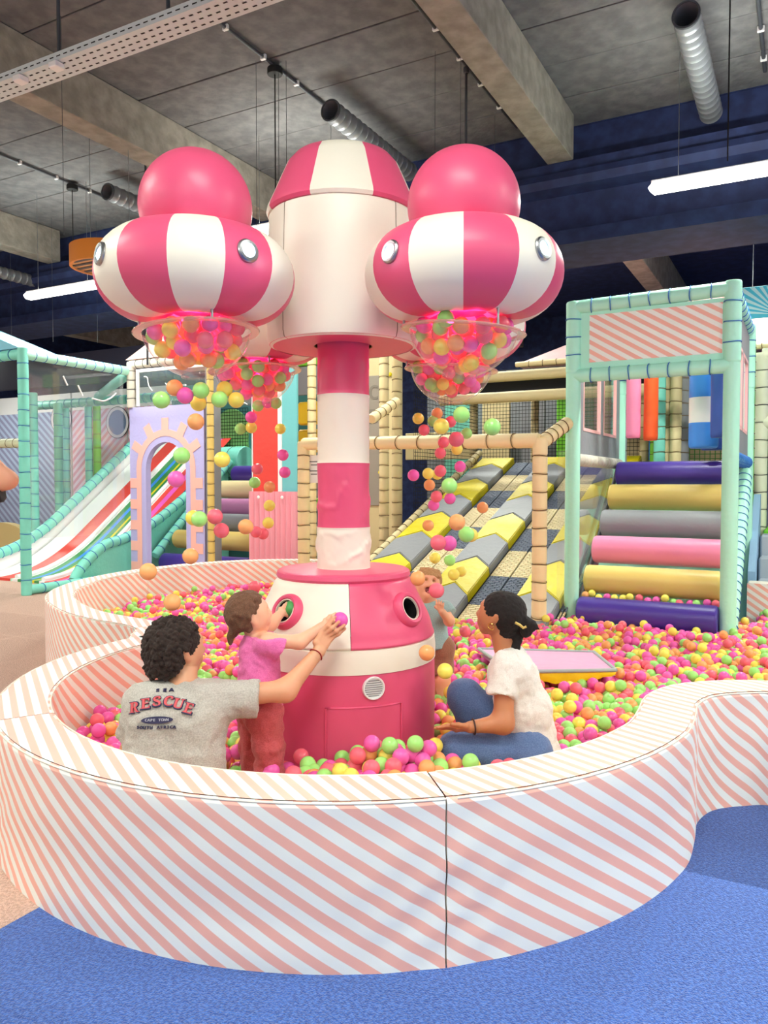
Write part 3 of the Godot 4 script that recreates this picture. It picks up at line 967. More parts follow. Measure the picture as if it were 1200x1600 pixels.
func roller_tower() -> void:
	var xl := -1.87
	var xr := -0.55
	var zf := -7.08
	var zb := -9.1
	var t := thing("roller_tower", "mint padded climbing tower with six coloured rollers and striped banner", "play tower", Vector3((xl + xr) / 2, 0, (zf + zb) / 2))
	for p in [[xl, zf, 0.0, 3.14], [xr, zf, 0.0, 3.17], [xl, zb, 0.0, 3.14], [xr, zb, 0.0, 3.17]]:
		var lowtie := 2.5
		part(t, "post", lathe_mesh(cyl(0.066, lowtie, 0.004), 20), M.mint, T(Vector3(p[0], 0, p[1])))
		padded(t, "post_top", Vector3(p[0], lowtie, p[1]), Vector3(p[0], p[3], p[1]), 0.069, M.mint, M.tie, 0.16)
	padded(t, "rail", Vector3(xl, 3.09, zf), Vector3(xr, 3.11, zf), 0.062, M.mint, M.tie, 0.165)
	padded(t, "rail", Vector3(xl, 2.475, zf + 0.005), Vector3(xr, 2.475, zf + 0.005), 0.062, M.mint, M.tie, 0.165)
	for x in [xl, xr]:
		padded(t, "rail", Vector3(x, 3.1, zf), Vector3(x, 3.1, zb), 0.06, M.mint, M.tie, 0.22)
		padded(t, "rail", Vector3(x, 1.72, zf), Vector3(x, 1.72, zb), 0.06, M.mint if x == xr else M.taupe, M.tie if x == xr else null, 0.12)
	padded(t, "rail", Vector3(xl, 3.1, zb), Vector3(xr, 3.1, zb), 0.06, M.mint, M.tie, 0.165)
	padded(t, "stringer", Vector3(xr, 0.2, zf - 0.05), Vector3(xr, 1.62, zb + 0.3), 0.07, M.mint, M.tie, 0.1)
	var bn := part(t, "banner_backing", span_box(Vector3(xl + 0.06, 2.53, zf - 0.012), Vector3(xr - 0.06, 3.04, zf + 0.012), 0.006), M.mint)
	part(bn, "striped_print", banner_mesh(Vector3(xl + 0.145, 2.585, zf + 0.014), Vector3(xr - xl - 0.22, 0, 0), Vector3(0, 0.42, 0), 0.135, 0.083), M.fabric)
	# grey side walls with two pink framed windows
	for x in [xl, xr]:
		var g := MB.new()
		var zz := [zf - 0.08, zf - 0.32, zf - 1.02, zf - 1.16, zf - 1.78, zb + 0.06]
		g.box(Vector3(x - 0.012, 1.76, zz[5]), Vector3(x + 0.012, 2.0, zz[0]), 0.0)
		g.box(Vector3(x - 0.012, 2.75, zz[5]), Vector3(x + 0.012, 3.04, zz[0]), 0.0)
		for i in [0, 2, 4]: g.box(Vector3(x - 0.012, 2.0, zz[i + 1]), Vector3(x + 0.012, 2.75, zz[i]), 0.0)
		var sw := part(t, "side_wall", g.mesh(), M.grey)
		for i in [1, 3]:
			var fb := MB.new()
			for e in [[2.0, 2.03, zz[i + 1], zz[i]], [2.72, 2.75, zz[i + 1], zz[i]], [2.03, 2.72, zz[i + 1], zz[i + 1] + 0.03], [2.03, 2.72, zz[i] - 0.03, zz[i]]]:
				fb.box(Vector3(x - 0.016, e[0], e[2]), Vector3(x + 0.016, e[1], e[3]), 0.0)
			part(sw, "window_border", fb.mesh(), plain(rgb8(245, 185, 185), 0.5))
			part(sw, "window_film", span_box(Vector3(x - 0.002, 2.03, zz[i + 1] + 0.03), Vector3(x + 0.002, 2.72, zz[i] - 0.03), 0.0), M.sheet)
	part(t, "clear_panel", span_box(Vector3(xl - 0.004, 0.3, zb + 0.05), Vector3(xl + 0.004, 1.66, zf - 0.08), 0.0), M.sheet)
	# rollers on a sloping frame
	var rc := [[0.34, -7.06, "purple"], [0.605, -7.33, "ochre"], [0.862, -7.63, "rose"], [1.105, -7.96, "grey"], [1.36, -8.3, "ochre"], [1.602, -8.66, "purple"]]
	for q in rc:
		var r := 0.132
		var pr := [Vector2(0, 0), Vector2(r * 0.8, 0), Vector2(r * 0.93, 0.008), Vector2(r, 0.03), Vector2(r, 1.15), Vector2(r * 0.93, 1.172), Vector2(r * 0.8, 1.18), Vector2(0, 1.18)]
		part(t, "roller", lathe_mesh(pr, 40), M[q[2]], along(Vector3(-1.80, q[0], q[1]), Vector3(1, 0, 0)))
	for x in [xl + 0.045, xr - 0.045]:
		part(t, "roller_rail", tube_mesh([Vector3(x, 0.15, -6.95), Vector3(x, 1.7, -8.85)], 0.022, 8), M.conduit)
	var sm := MB.new()
	sm.flat4(Vector3(xl + 0.06, 0.1, -7.2), Vector3(xr - 0.06, 0.1, -7.2), Vector3(xr - 0.06, 1.66, -9.0), Vector3(xl + 0.06, 1.66, -9.0), Vector3(0, 0.76, 0.65))
	part(t, "slope_sheet", sm.mesh(), M.mint)
	part(t, "deck", span_box(Vector3(xl + 0.05, 1.6, zb - 1.6), Vector3(xr - 0.05, 1.66, -8.8), 0.01), M.grey)
	# soft columns hung inside
	var bags := [["pink slim punching column hanging in the roller tower", -1.53, -8.1, 0.07, 1.955, M.rose, null], ["orange slim punching column hanging in the roller tower", -1.37, -8.15, 0.07, 1.93, M.orange, null], ["thick blue punching column with white middle band in the tower", -0.86, -8.0, 0.135, 1.835, M.blue, M.white], ["dark blue slim punching column beside the right tower post", -0.70, -7.7, 0.072, 1.915, M.navy_vinyl, null], ["blue punching column hanging low behind the white banded one", -0.83, -8.6, 0.13, 1.84, M.navy_vinyl, null]]
	for b in bags:
		var L: float = 2.92 - b[4]
		var o := thing("punching_column", b[0], "punching bag", Vector3(b[1], b[4], b[2]), "soft columns hung in the roller tower")
		var rr: float = b[3]
		var xf := T(Vector3(b[1], b[4], b[2]))
		var cap := [Vector2(0, 0), Vector2(rr * 0.85, 0.0), Vector2(rr * 0.96, 0.012), Vector2(rr, 0.035)]
		if b[6]:
			part(o, "lower_sleeve", lathe_mesh(cap + [Vector2(rr, 0.24)], 28), b[5], xf)
			part(o, "middle_sleeve", lathe_mesh([Vector2(rr - 0.001, 0.24), Vector2(rr - 0.001, 0.48)], 28), b[6], xf)
			part(o, "upper_sleeve", lathe_mesh([Vector2(rr, 0.48), Vector2(rr, 0.78), Vector2(rr * 0.9, 0.8), Vector2(0, 0.8)], 28), b[5], xf)
			L = 0.8
		else:
			part(o, "sleeve", lathe_mesh(cap + [Vector2(rr, L - 0.02), Vector2(rr * 0.9, L), Vector2(0, L)], 28), b[5], xf)
		part(o, "hanging_strap", tube_mesh([Vector3(b[1], b[4] + L - 0.01, b[2]), Vector3(b[1], 3.1, b[2])], 0.012, 6), M.dark)
	var hb := thing("hanging_beam", "steel beam holding the soft columns inside the roller tower", "beam", Vector3(-1.2, 3.1, -8.15))
	part(hb, "tube", tube_mesh([Vector3(xl, 3.12, -8.1), Vector3(xr, 3.12, -8.1)], 0.03, 8), M.lime)
	part(hb, "tube", tube_mesh([Vector3(xl, 3.12, -8.6), Vector3(xr, 3.12, -8.6)], 0.03, 8), M.lime)
	part(hb, "tube", tube_mesh([Vector3(xl, 3.12, -7.7), Vector3(xr, 3.12, -7.7)], 0.03, 8), M.lime)

# ---------------------------------------------------------------- net ramp with chevron pads
func ramp_y(z: float) -> float:
	return 0.25 + 0.365 * (-6.74 - z)

func net_ramp() -> void:
	var t := thing("climbing_ramp", "sloping climbing ramp of brick-like slats with grey and yellow chevron pads", "climbing ramp", Vector3(-3.0, 0, -8.5))
	var slope := Vector3(0, 0.365, -1).normalized()
	var nrm := Vector3(0, 1, 0.365).normalized()
	var bas := Basis(Vector3(1, 0, 0), slope, nrm)
	var org := Vector3(0, 0.25, -6.74)
	var rx := Transform3D(bas, org)     # x, distance up the ramp, height over it
	var top := 4.5
	# chevron pads: each piece a padded block with pointed ends
	var pads := [[-4.25, -3.75], [-3.30, -2.85], [-2.38, -1.95]]
	for q in pads:
		var w: float = q[1] - q[0]
		var y := -0.35
		var i := 0
		while y < top - 0.1:
			var L := 0.62
			var pt := 0.24
			var ya := y
			var yb := minf(y + L, top)
			var poly := PackedVector2Array([Vector2(q[0], ya), Vector2(q[0] + w * 0.5, ya + pt), Vector2(q[1], ya), Vector2(q[1], yb), Vector2(q[0] + w * 0.5, minf(yb + pt, top)), Vector2(q[0], yb)])
			if yb >= top: poly = PackedVector2Array([Vector2(q[0], ya), Vector2(q[0] + w * 0.5, minf(ya + pt, top - 0.02)), Vector2(q[1], ya), Vector2(q[1], yb), Vector2(q[0], yb)])
			var inset: Array = Geometry2D.offset_polygon(poly, -0.004)
			var mb := MB.new()
			mb.extrude(inset[0], 0.0, 0.085, rx)
			var soft: Array = Geometry2D.offset_polygon(poly, -0.014)
			mb.extrude(soft[0], 0.085, 0.093, rx)
			part(t, "chevron_pad", mb.mesh(), M.grey if i % 2 == 0 else M.yellow)
			y += L
			i += 1
	# slat fields: patches of small bars in two colours
	var slate := plain(rgb8(96, 106, 128), 0.6)
	var cane := plain(rgb8(236, 218, 172), 0.6)
	var cols := [[-3.73, -3.32], [-2.83, -2.40], [-1.93, -1.88]]
	for q in cols:
		var half: float = (q[0] + q[1]) / 2
		for hf in [[q[0], half - 0.006], [half + 0.006, q[1]]]:
			var i := 0
			var y := -0.4
			while y < top:
				var mb := MB.new()
				var yy := y
				var row := 0
				while yy < minf(y + 0.62, top) - 0.01:
					var wdt: float = hf[1] - hf[0]
					var nb := maxi(1, int(round(wdt / 0.07)))
					var off := 0.5 if row % 2 == 1 else 0.0
					for k in nb + (1 if off > 0 else 0):
						var xa: float = hf[0] + wdt * maxf(0.0, (k - off) / nb)
						var xb: float = hf[0] + wdt * minf(1.0, (k + 1 - off) / nb)
						mb.box(Vector3(xa + 0.004, yy + 0.005, 0.0), Vector3(xb - 0.004, yy + 0.0294, 0.018), 0.0, rx)
					yy += 0.0344
					row += 1
				tag(part(t, "slat_patch", mb.mesh(), cane if i % 2 == 0 else slate), "", "", "", "stuff")
				y += 0.62
				i += 1
	part(t, "under_sheet", span_box(Vector3(-4.3, -0.4, -0.05), Vector3(-1.9, top, -0.004), 0.0), M.dark, rx)
	# yellow padded frame before the ramp
	var f := thing("barrier_frame", "pale yellow padded frame standing before the ramp and behind the fountain", "play frame", Vector3(-3.4, 0, -6.8))
	padded(f, "post", Vector3(-2.047, 0, -6.66), Vector3(-2.047, 1.9, -6.66), 0.066, M.beige, M.tie_dark, 0.155, 0.01)
	padded(f, "post", Vector3(-4.76, 0, -6.98), Vector3(-4.76, 1.95, -6.98), 0.066, M.beige, M.tie_dark, 0.155, 0.01)
	padded(f, "rail", Vector3(-4.76, 1.925, -6.98), Vector3(-2.047, 1.875, -6.66), 0.066, M.beige, M.tie_dark, 0.25, 0.012)
	padded(f, "rail", Vector3(-2.04, 1.86, -6.68), Vector3(-1.9, 2.05, -7.02), 0.062, M.beige, M.tie_dark, 0.09, 0.01)
	part(f, "clear_panel", span_box(Vector3(-1.98, 0.25, -6.99), Vector3(-1.9, 1.8, -6.985), 0.0), M.sheet)
	# posts of the net house on the left of the ramp
	var h := thing("net_house", "sand coloured padded frame with black safety nets beside the ramp", "play frame", Vector3(-4.0, 0, -10.0))
	var tops := [Vector3(-4.6500, 3.0995, -8.6000), Vector3(-4.6259, 3.1408, -8.9000), Vector3(-5.7644, 3.2294, -8.9000), Vector3(-6.0630, 3.2814, -9.1000)]
	for p in tops: padded(h, "post", Vector3(p.x, 0, p.z), Vector3(p.x, 3.3, p.z), 0.062, M.sand if p.x > -4.7 else M.beige, M.tie_dark, 0.16, 0.008)
	for x in [-4.45, -1.95]: padded(h, "rear_post", Vector3(x, 0, -11.1), Vector3(x, 3.4, -11.1), 0.06, M.sand, M.tie_dark, 0.16, 0.008)
	padded(h, "rear_post", Vector3(-3.65, 1.7, -11.6), Vector3(-3.65, 3.4, -11.6), 0.06, M.sand, M.tie_dark, 0.16, 0.008)
	padded(h, "beam", Vector3(-4.6, 3.02, -10.6), Vector3(-1.7, 3.02, -10.6), 0.075, M.sand, null, 0.4, 0.002)
	padded(h, "beam", Vector3(-4.6, 2.68, -10.2), Vector3(-1.7, 2.68, -10.2), 0.075, M.sand, null, 0.4, 0.002)
	part(h, "dark_band", span_box(Vector3(-4.7, 2.74, -10.85), Vector3(-1.5, 3.14, -10.80), 0.01), M.dark)
	padded(h, "edge_pad", Vector3(-4.33, 0.30, -6.9), Vector3(-4.33, 1.96, -11.05), 0.05, M.sand, M.tie_dark, 0.16, 0.006)
	padded(h, "handrail", Vector3(-4.4965, 2.2544, -8.0000), Vector3(-4.4696, 2.5181, -8.6000), 0.06, M.beige, M.tie_dark, 0.13, 0.01)
	net(h, Vector3(-4.38, 0.2, -8.9), Vector3(0, 0, -2.2), Vector3(0, 3.0, 0), 0.05, 0.0035, M.rope)
	net(h, Vector3(-4.4, 1.7, -11.15), Vector3(2.5, 0, 0), Vector3(0, 1.3, 0), 0.05, 0.0035, M.rope)
	# shelves and panels glimpsed through the nets
	var bk := thing("net_backdrop", "dim panels and posts seen through the black nets above the ramp", "play panel", Vector3(-3.2, 0, -12.6))
	for q in [[-5.6, -5.1, M.teal], [-4.9, -4.4, M.sand], [-4.2, -3.8, M.grey], [-3.6, -3.4, M.lime], [-3.0, -2.7, M.mauve], [-2.5, -1.9, M.sky_teal]]:
		part(bk, "panel", span_box(Vector3(q[0], 0.0, -12.65), Vector3(q[1], 3.0, -12.6), 0.01), q[2])
	part(bk, "rear_sheet", span_box(Vector3(-6.2, 0, -13.2), Vector3(-1.2, 3.4, -13.15), 0.0), M.grey)
	part(bk, "arch_board", span_box(Vector3(-6.0, 1.9, -11.9), Vector3(-4.7, 2.35, -11.86), 0.01), M.sand)
	# pink tent roof behind
	var rf := thing("tent_roof", "pink pyramid roof with grey dot behind the roller tower", "roof", Vector3(-1.6, 3.4, -11.8))
	var e0 := 3.22
	var ap := Vector3(-1.3, 4.35, -12.4)
	var cn := [Vector3(-3.72, e0, -10.9), Vector3(0.9, e0, -10.9), Vector3(0.9, e0, -14.2), Vector3(-3.72, e0, -14.2)]
	for i in 4:
		var b := MB.new()
		var n: Vector3 = (cn[(i + 1) % 4] - cn[i]).cross(ap - cn[i]).normalized()
		if n.y < 0: n = -n
		for dz in [0.0, -0.02]:
			var k := b.vert(cn[i] + n * dz, n); b.vert(cn[(i + 1) % 4] + n * dz, n); b.vert(ap + n * dz, n)
			b.tri(k, k + 1, k + 2)
		part(rf, "roof_panel", b.mesh(), vinyl(rgb8(244, 190, 190), 0.5, 0.2))
	padded(rf, "eaves_pad", cn[0], cn[1], 0.04, M.beige, M.tie_dark, 0.2, 0.004)
	var dn: Vector3 = (cn[1] - cn[0]).cross(ap - cn[0]).normalized()
	var dc: Vector3 = cn[0] + (cn[1] - cn[0]) * 0.44 + (ap - (cn[0] + cn[1]) / 2) * 0.28
	part(rf, "dot", lathe_mesh([Vector2(0, 0.012), Vector2(0.2, 0.012), Vector2(0.2, 0.0)], 28), M.grey, along(dc, dn if dn.y > 0 else -dn))

# ---------------------------------------------------------------- castle front with arch at left
func castle() -> void:
	var z := -8.7
	var t := thing("castle_doorway", "lilac padded castle panel with arched doorway and pink battlement trim", "play panel", Vector3(-8.4, 0, z))
	var xl := -9.15
	var xr := -7.67
	var cx := -8.42
	var hw := 0.40
	var sp := 1.72
	var poly := PackedVector2Array([Vector2(xl, 0), Vector2(xl, 2.66), Vector2(xr, 2.66), Vector2(xr, 0), Vector2(cx + hw, 0)])
	for i in 17:
		var a := PI * i / 16.0
		poly.append(Vector2(cx + hw * cos(a), sp + hw * 1.0 * sin(a)))
	poly.append(Vector2(cx - hw, 0))
	var mb := MB.new()
	mb.extrude(poly, z - 0.1, z)
	part(t, "padded_panel", mb.mesh(), M.lilac)
	var trim := plain(rgb8(250, 186, 176), 0.5)
	# arch band and its battlements
	var band := PackedVector2Array()
	for i in 17:
		var a := PI * i / 16.0
		band.append(Vector2(cx + (hw + 0.19) * cos(a), sp + (hw + 0.19) * sin(a)))
	for i in 17:
		var a := PI * (16 - i) / 16.0
		band.append(Vector2(cx + (hw + 0.09) * cos(a), sp + (hw + 0.09) * sin(a)))
	var bm := MB.new()
	bm.extrude(band, z + 0.001, z + 0.006)
	part(t, "arch_trim", bm.mesh(), trim)
	for i in [1, 2, 3, 4, 5]:
		var a: float = PI * i / 6.0
		var xf := Transform3D(Basis(Vector3(0, 0, 1), a - PI / 2), Vector3(cx + (hw + 0.22) * cos(a), sp + (hw + 0.22) * sin(a), z))
		part(t, "battlement", span_box(Vector3(-0.07, -0.05, 0.001), Vector3(0.07, 0.14, 0.007), 0.002), trim, xf)
	for s in [-1.0, 1.0]:
		part(t, "jamb_trim", span_box(Vector3(cx + s * (hw + 0.14) - 0.05, 0.0, z + 0.001), Vector3(cx + s * (hw + 0.14) + 0.05, sp, z + 0.006), 0.002), trim)
		for i in 5:
			var y := 0.15 + i * 0.32
			part(t, "battlement", span_box(Vector3(cx + s * (hw + 0.25) - 0.075, y, z + 0.001), Vector3(cx + s * (hw + 0.25) + 0.075, y + 0.15, z + 0.007), 0.002), trim)
	# window house over it
	var f := thing("castle_house", "pale padded house frame with clear window above the lilac castle panel", "play frame", Vector3(-8.4, 2.66, z - 0.6))
	padded(f, "post", Vector3(-9.13, 2.66, z - 0.03), Vector3(-9.13, 3.36, z - 0.03), 0.07, M.taupe, M.tie_grey, 0.14)
	padded(f, "rail", Vector3(-9.15, 3.32, z - 0.03), Vector3(-7.6, 3.32, z - 0.03), 0.065, M.taupe, M.tie_grey, 0.16)
	part(f, "window_border", span_box(Vector3(-9.03, 2.68, z - 0.045), Vector3(-8.97, 3.24, z - 0.02), 0.004), M.white)
	part(f, "window_border", span_box(Vector3(-8.97, 3.19, z - 0.045), Vector3(-7.65, 3.24, z - 0.02), 0.004), M.white)
	part(f, "window_film", span_box(Vector3(-8.97, 2.66, z - 0.034), Vector3(-7.62, 3.2, z - 0.03), 0.0), M.sheet)
	for q in [[Vector3(-8.85, 3.12, z - 0.01), Vector3(-8.78, 3.1, z - 0.01), Vector3(-8.75, 2.98, z - 0.01), Vector3(-8.68, 2.9, z - 0.01)], [Vector3(-8.42, 3.0, z - 0.01), Vector3(-8.34, 2.92, z - 0.01), Vector3(-8.3, 2.8, z - 0.01)]]:
		part(f, "peeled_decal", tube_mesh(smooth(q, 0.03), [0.004] + range(smooth(q, 0.03).size() - 1).map(func(_i): return 0.009), 6), M.white)
	var roof := MB.new()
	roof.extrude(PackedVector2Array([Vector2(-9.2, 3.39), Vector2(-7.5, 3.39), Vector2(-8.0, 3.95)]), z - 1.4, z + 0.02)
	part(f, "roof", roof.mesh(), vinyl(rgb8(246, 196, 190), 0.5, 0.2))
	# yellow corner post and grey edge
	part(f, "edge_board", span_box(Vector3(-7.66, 0, z - 0.3), Vector3(-7.60, 3.3, z - 0.02), 0.008), M.grey)
	padded(f, "corner_post", Vector3(-7.545, 0, z), Vector3(-7.545, 3.32, z), 0.05, M.ochre, M.tie_dark, 0.17, 0.007)
	# roller stair inside
	var s := thing("roller_stair", "stair of purple, sand and mauve rollers inside the castle doorway", "roller stair", Vector3(-8.0, 0, -10.0))
	var rs := [[0.24, -9.25, "purple"], [0.6, -9.55, "ochre"], [0.86, -9.9, "grey"], [1.1, -10.2, "mauve"], [1.4, -10.55, "sand"], [1.66, -10.9, "purple"]]
	for q in rs:
		var r := 0.15
		var xa := -9.0 if q[1] > -9.7 else -8.9
		part(s, "roller", lathe_mesh([Vector2(0, 0), Vector2(r * 0.85, 0), Vector2(r, 0.03), Vector2(r, 1.72), Vector2(r * 0.85, 1.75), Vector2(0, 1.75)], 32), M[q[2]], along(Vector3(xa, q[0], q[1]), Vector3(1, 0, 0)))
	padded(s, "side_pad", Vector3(-7.1, 0.25, -9.1), Vector3(-7.1, 1.8, -11.0), 0.06, M.ochre, M.tie_dark, 0.16, 0.008)
	padded(s, "side_pad", Vector3(-9.1, 0.35, -9.15), Vector3(-9.1, 1.9, -11.0), 0.07, M.teal, M.tie, 0.16)
	# teal climbing wall behind with green arched net
	var w := thing("teal_climbing_wall", "teal wall with green netted arch behind the roller stair", "play panel", Vector3(-8.6, 0, -11.5))
	part(w, "wall_board", span_box(Vector3(-11.0, 0, -11.6), Vector3(-7.4, 3.4, -11.55), 0.01), vinyl(rgb8(70, 140, 140), 0.6, 0.2))
	var arch := PackedVector2Array([Vector2(-9.9, 1.95), Vector2(-9.9, 2.5)])
	for i in 13:
		var a := PI - PI * i / 12.0
		arch.append(Vector2(-9.5 + 0.4 * cos(a), 2.5 + 0.4 * sin(a)))
	arch.append(Vector2(-9.1, 1.95))
	var am := MB.new()
	am.extrude(arch, -11.549, -11.54)
	part(w, "green_arch", am.mesh(), vinyl(rgb8(150, 215, 130), 0.6, 0.1))
	net(w, Vector3(-9.9, 1.9, -11.53), Vector3(0.8, 0, 0), Vector3(0, 1.0, 0), 0.06, 0.005, M.rope)
	padded(w, "round_cushion", Vector3(-9.8, 1.9, -11.35), Vector3(-9.0, 1.9, -11.35), 0.28, M.teal, M.tie_grey, 0.3, 0.01)
	padded(w, "post", Vector3(-8.0, 0, -11.3), Vector3(-8.0, 3.3, -11.3), 0.07, M.sand, M.tie_dark, 0.16)
	# red, white and teal board, with the pink ribbed cushion below
	var b := thing("striped_board", "tall red, white and teal board standing behind the pink cushions", "play panel", Vector3(-6.45, 0, -8.75))
	part(b, "red_board", span_box(Vector3(-6.83, 0.0, -8.8), Vector3(-6.40, 3.3, -8.76), 0.006), M.red)
	part(b, "white_strip", span_box(Vector3(-6.40, 0.0, -8.79), Vector3(-6.33, 3.3, -8.755), 0.004), M.white)
	part(b, "teal_board", span_box(Vector3(-6.33, 0.0, -8.8), Vector3(-6.08, 3.3, -8.76), 0.006), M.sky_teal)
	part(b, "edge_cord", tube_mesh([Vector3(-6.84, 0, -8.76), Vector3(-6.84, 3.3, -8.76)], 0.008, 6), M.white)
	for q in [["pink ribbed wall cushion with white button, left of the pair", -6.83, -6.39], ["pink ribbed wall cushion with white button, right of the pair", -6.385, -6.04]]:
		var c := thing("ribbed_cushion", q[0], "wall cushion", Vector3((q[1] + q[2]) / 2, 0, -8.68), "pink ribbed wall cushions")
		var cb := MB.new()
		var n := int(round((q[2] - q[1]) / 0.09))
		var wv := PackedVector2Array([Vector2(q[1], -8.72), Vector2(q[2], -8.72)])
		var m := n * 8
		for i in m + 1:
			var fx := 1.0 - float(i) / m
			wv.append(Vector2(lerpf(q[1], q[2], fx), -8.645 + 0.018 * cos(fx * n * TAU + PI)))
		var pv := PackedVector2Array()
		for p in wv: pv.append(Vector2(p.x, -p.y))
		cb.extrude(pv, 0.0, 1.39, Transform3D(Basis(Vector3(1, 0, 0), Vector3(0, 0, -1), Vector3(0, 1, 0)), Vector3.ZERO))
		part(c, "ribbed_body", cb.mesh(), vinyl(rgb8(240, 160, 175), 0.5, 0.2))
		var bp := Vector3((q[1] + q[2]) / 2 - 0.02, 1.31, -8.62)
		part(c, "button", lathe_mesh([Vector2(0, 0.012), Vector2(0.018, 0.009), Vector2(0.024, 0.0)], 16), M.white, along(bp, Vector3(0, 0, 1)))
	# yellow block wall
	var yb := thing("yellow_block_wall", "grid of yellow foam blocks between teal board and sand posts", "play panel", Vector3(-5.9, 0, -9.9))
	for j in 3:
		for i in 3:
			var x := -6.85 + i * 0.29
			part(yb, "block", span_box(Vector3(x, 1.55 + j * 0.42, -10.0), Vector3(x + 0.26, 1.90 + j * 0.42, -9.85), 0.04), vinyl(rgb8(236, 196, 30), 0.5, 0.2))
	part(yb, "grey_board", span_box(Vector3(-7.0, 2.86, -10.05), Vector3(-5.8, 3.3, -10.0), 0.01), M.grey)
	part(yb, "green_beam", span_box(Vector3(-7.0, 3.3, -10.1), Vector3(-5.6, 3.55, -9.95), 0.02), M.lime)
	part(yb, "green_rail", tube_mesh([Vector3(-7.0, 1.22, -9.9), Vector3(-5.6, 1.22, -9.9)], 0.06, 12), M.lime)
	part(yb, "grey_board", span_box(Vector3(-7.0, 1.3, -10.05), Vector3(-5.8, 1.52, -10.0), 0.01), M.grey)
	# letter board right of the column
	var lb := thing("letter_board", "grey letter board in a cream frame with yellow bolts beside column", "play panel", Vector3(-5.0, 0, -9.0))
	var a: Vector3 = Vector3(-5.2499, 3.0864, -9.2000)
	var c2: Vector3 = Vector3(-5.0038, 0.8570, -9.2000)
	part(lb, "cream_board", span_box(Vector3(a.x - 0.35, 0.2, -9.26), Vector3(c2.x + 0.28, 3.3, -9.22), 0.008), M.sand)
	part(lb, "grey_face", span_box(Vector3(a.x - 0.3, 1.2, -9.219), Vector3(c2.x + 0.02, 2.95, -9.2), 0.01), plain(rgb8(150, 142, 132), 0.7))
	var li := 0
	for ch in ["C", "B"]:
		var tm := TextMesh.new()
		tm.text = ch
		tm.font = font_sans
		tm.font_size = 48
		tm.pixel_size = 0.0055
		tm.depth = 0.008
		part(lb, "letter", tm, plain(rgb8(128, 121, 112), 0.7), T(Vector3(c2.x - 0.13, 2.72 - li * 0.32, -9.198)))
		li += 1
	for p in [Vector3(c2.x + 0.12, 2.95, -9.2), Vector3(c2.x - 0.02, 2.4, -9.18), Vector3(c2.x - 0.02, 1.65, -9.18), Vector3(-6.1198, 3.0589, -9.2000)]:
		part(lb, "bolt_cap", lathe_mesh([Vector2(0, 0.02), Vector2(0.02, 0.016), Vector2(0.03, 0.0)], 14), M.yellow, along(p, Vector3(0, 0, 1)))
	# notice taped on the frame
	var np: Vector3 = Vector3(-4.6409, 1.6542, -7.0200)
	var no := thing("paper_notice", "white paper notice with lines of print on the yellow frame", "notice", np)
	part(no, "sheet", box_mesh(Vector3(0.21, 0.297, 0.003), 0.0), M.white, T(np))
	for i in 4: part(no, "print_line", box_mesh(Vector3(0.13 - 0.05 * (i % 2), 0.009, 0.001), 0.0), M.tie_grey, T(np + Vector3(-0.01, 0.08 - i * 0.035 - (0.03 if i > 1 else 0.0), 0.002)))

# ---------------------------------------------------------------- slide at far left
func slide_h(z: float) -> float:
	var s := maxf(0.0, -7.75 - z)
	return 0.04 + (0.245 * s * s if s < 1.5 else 0.551 + 0.77 * (s - 1.5))

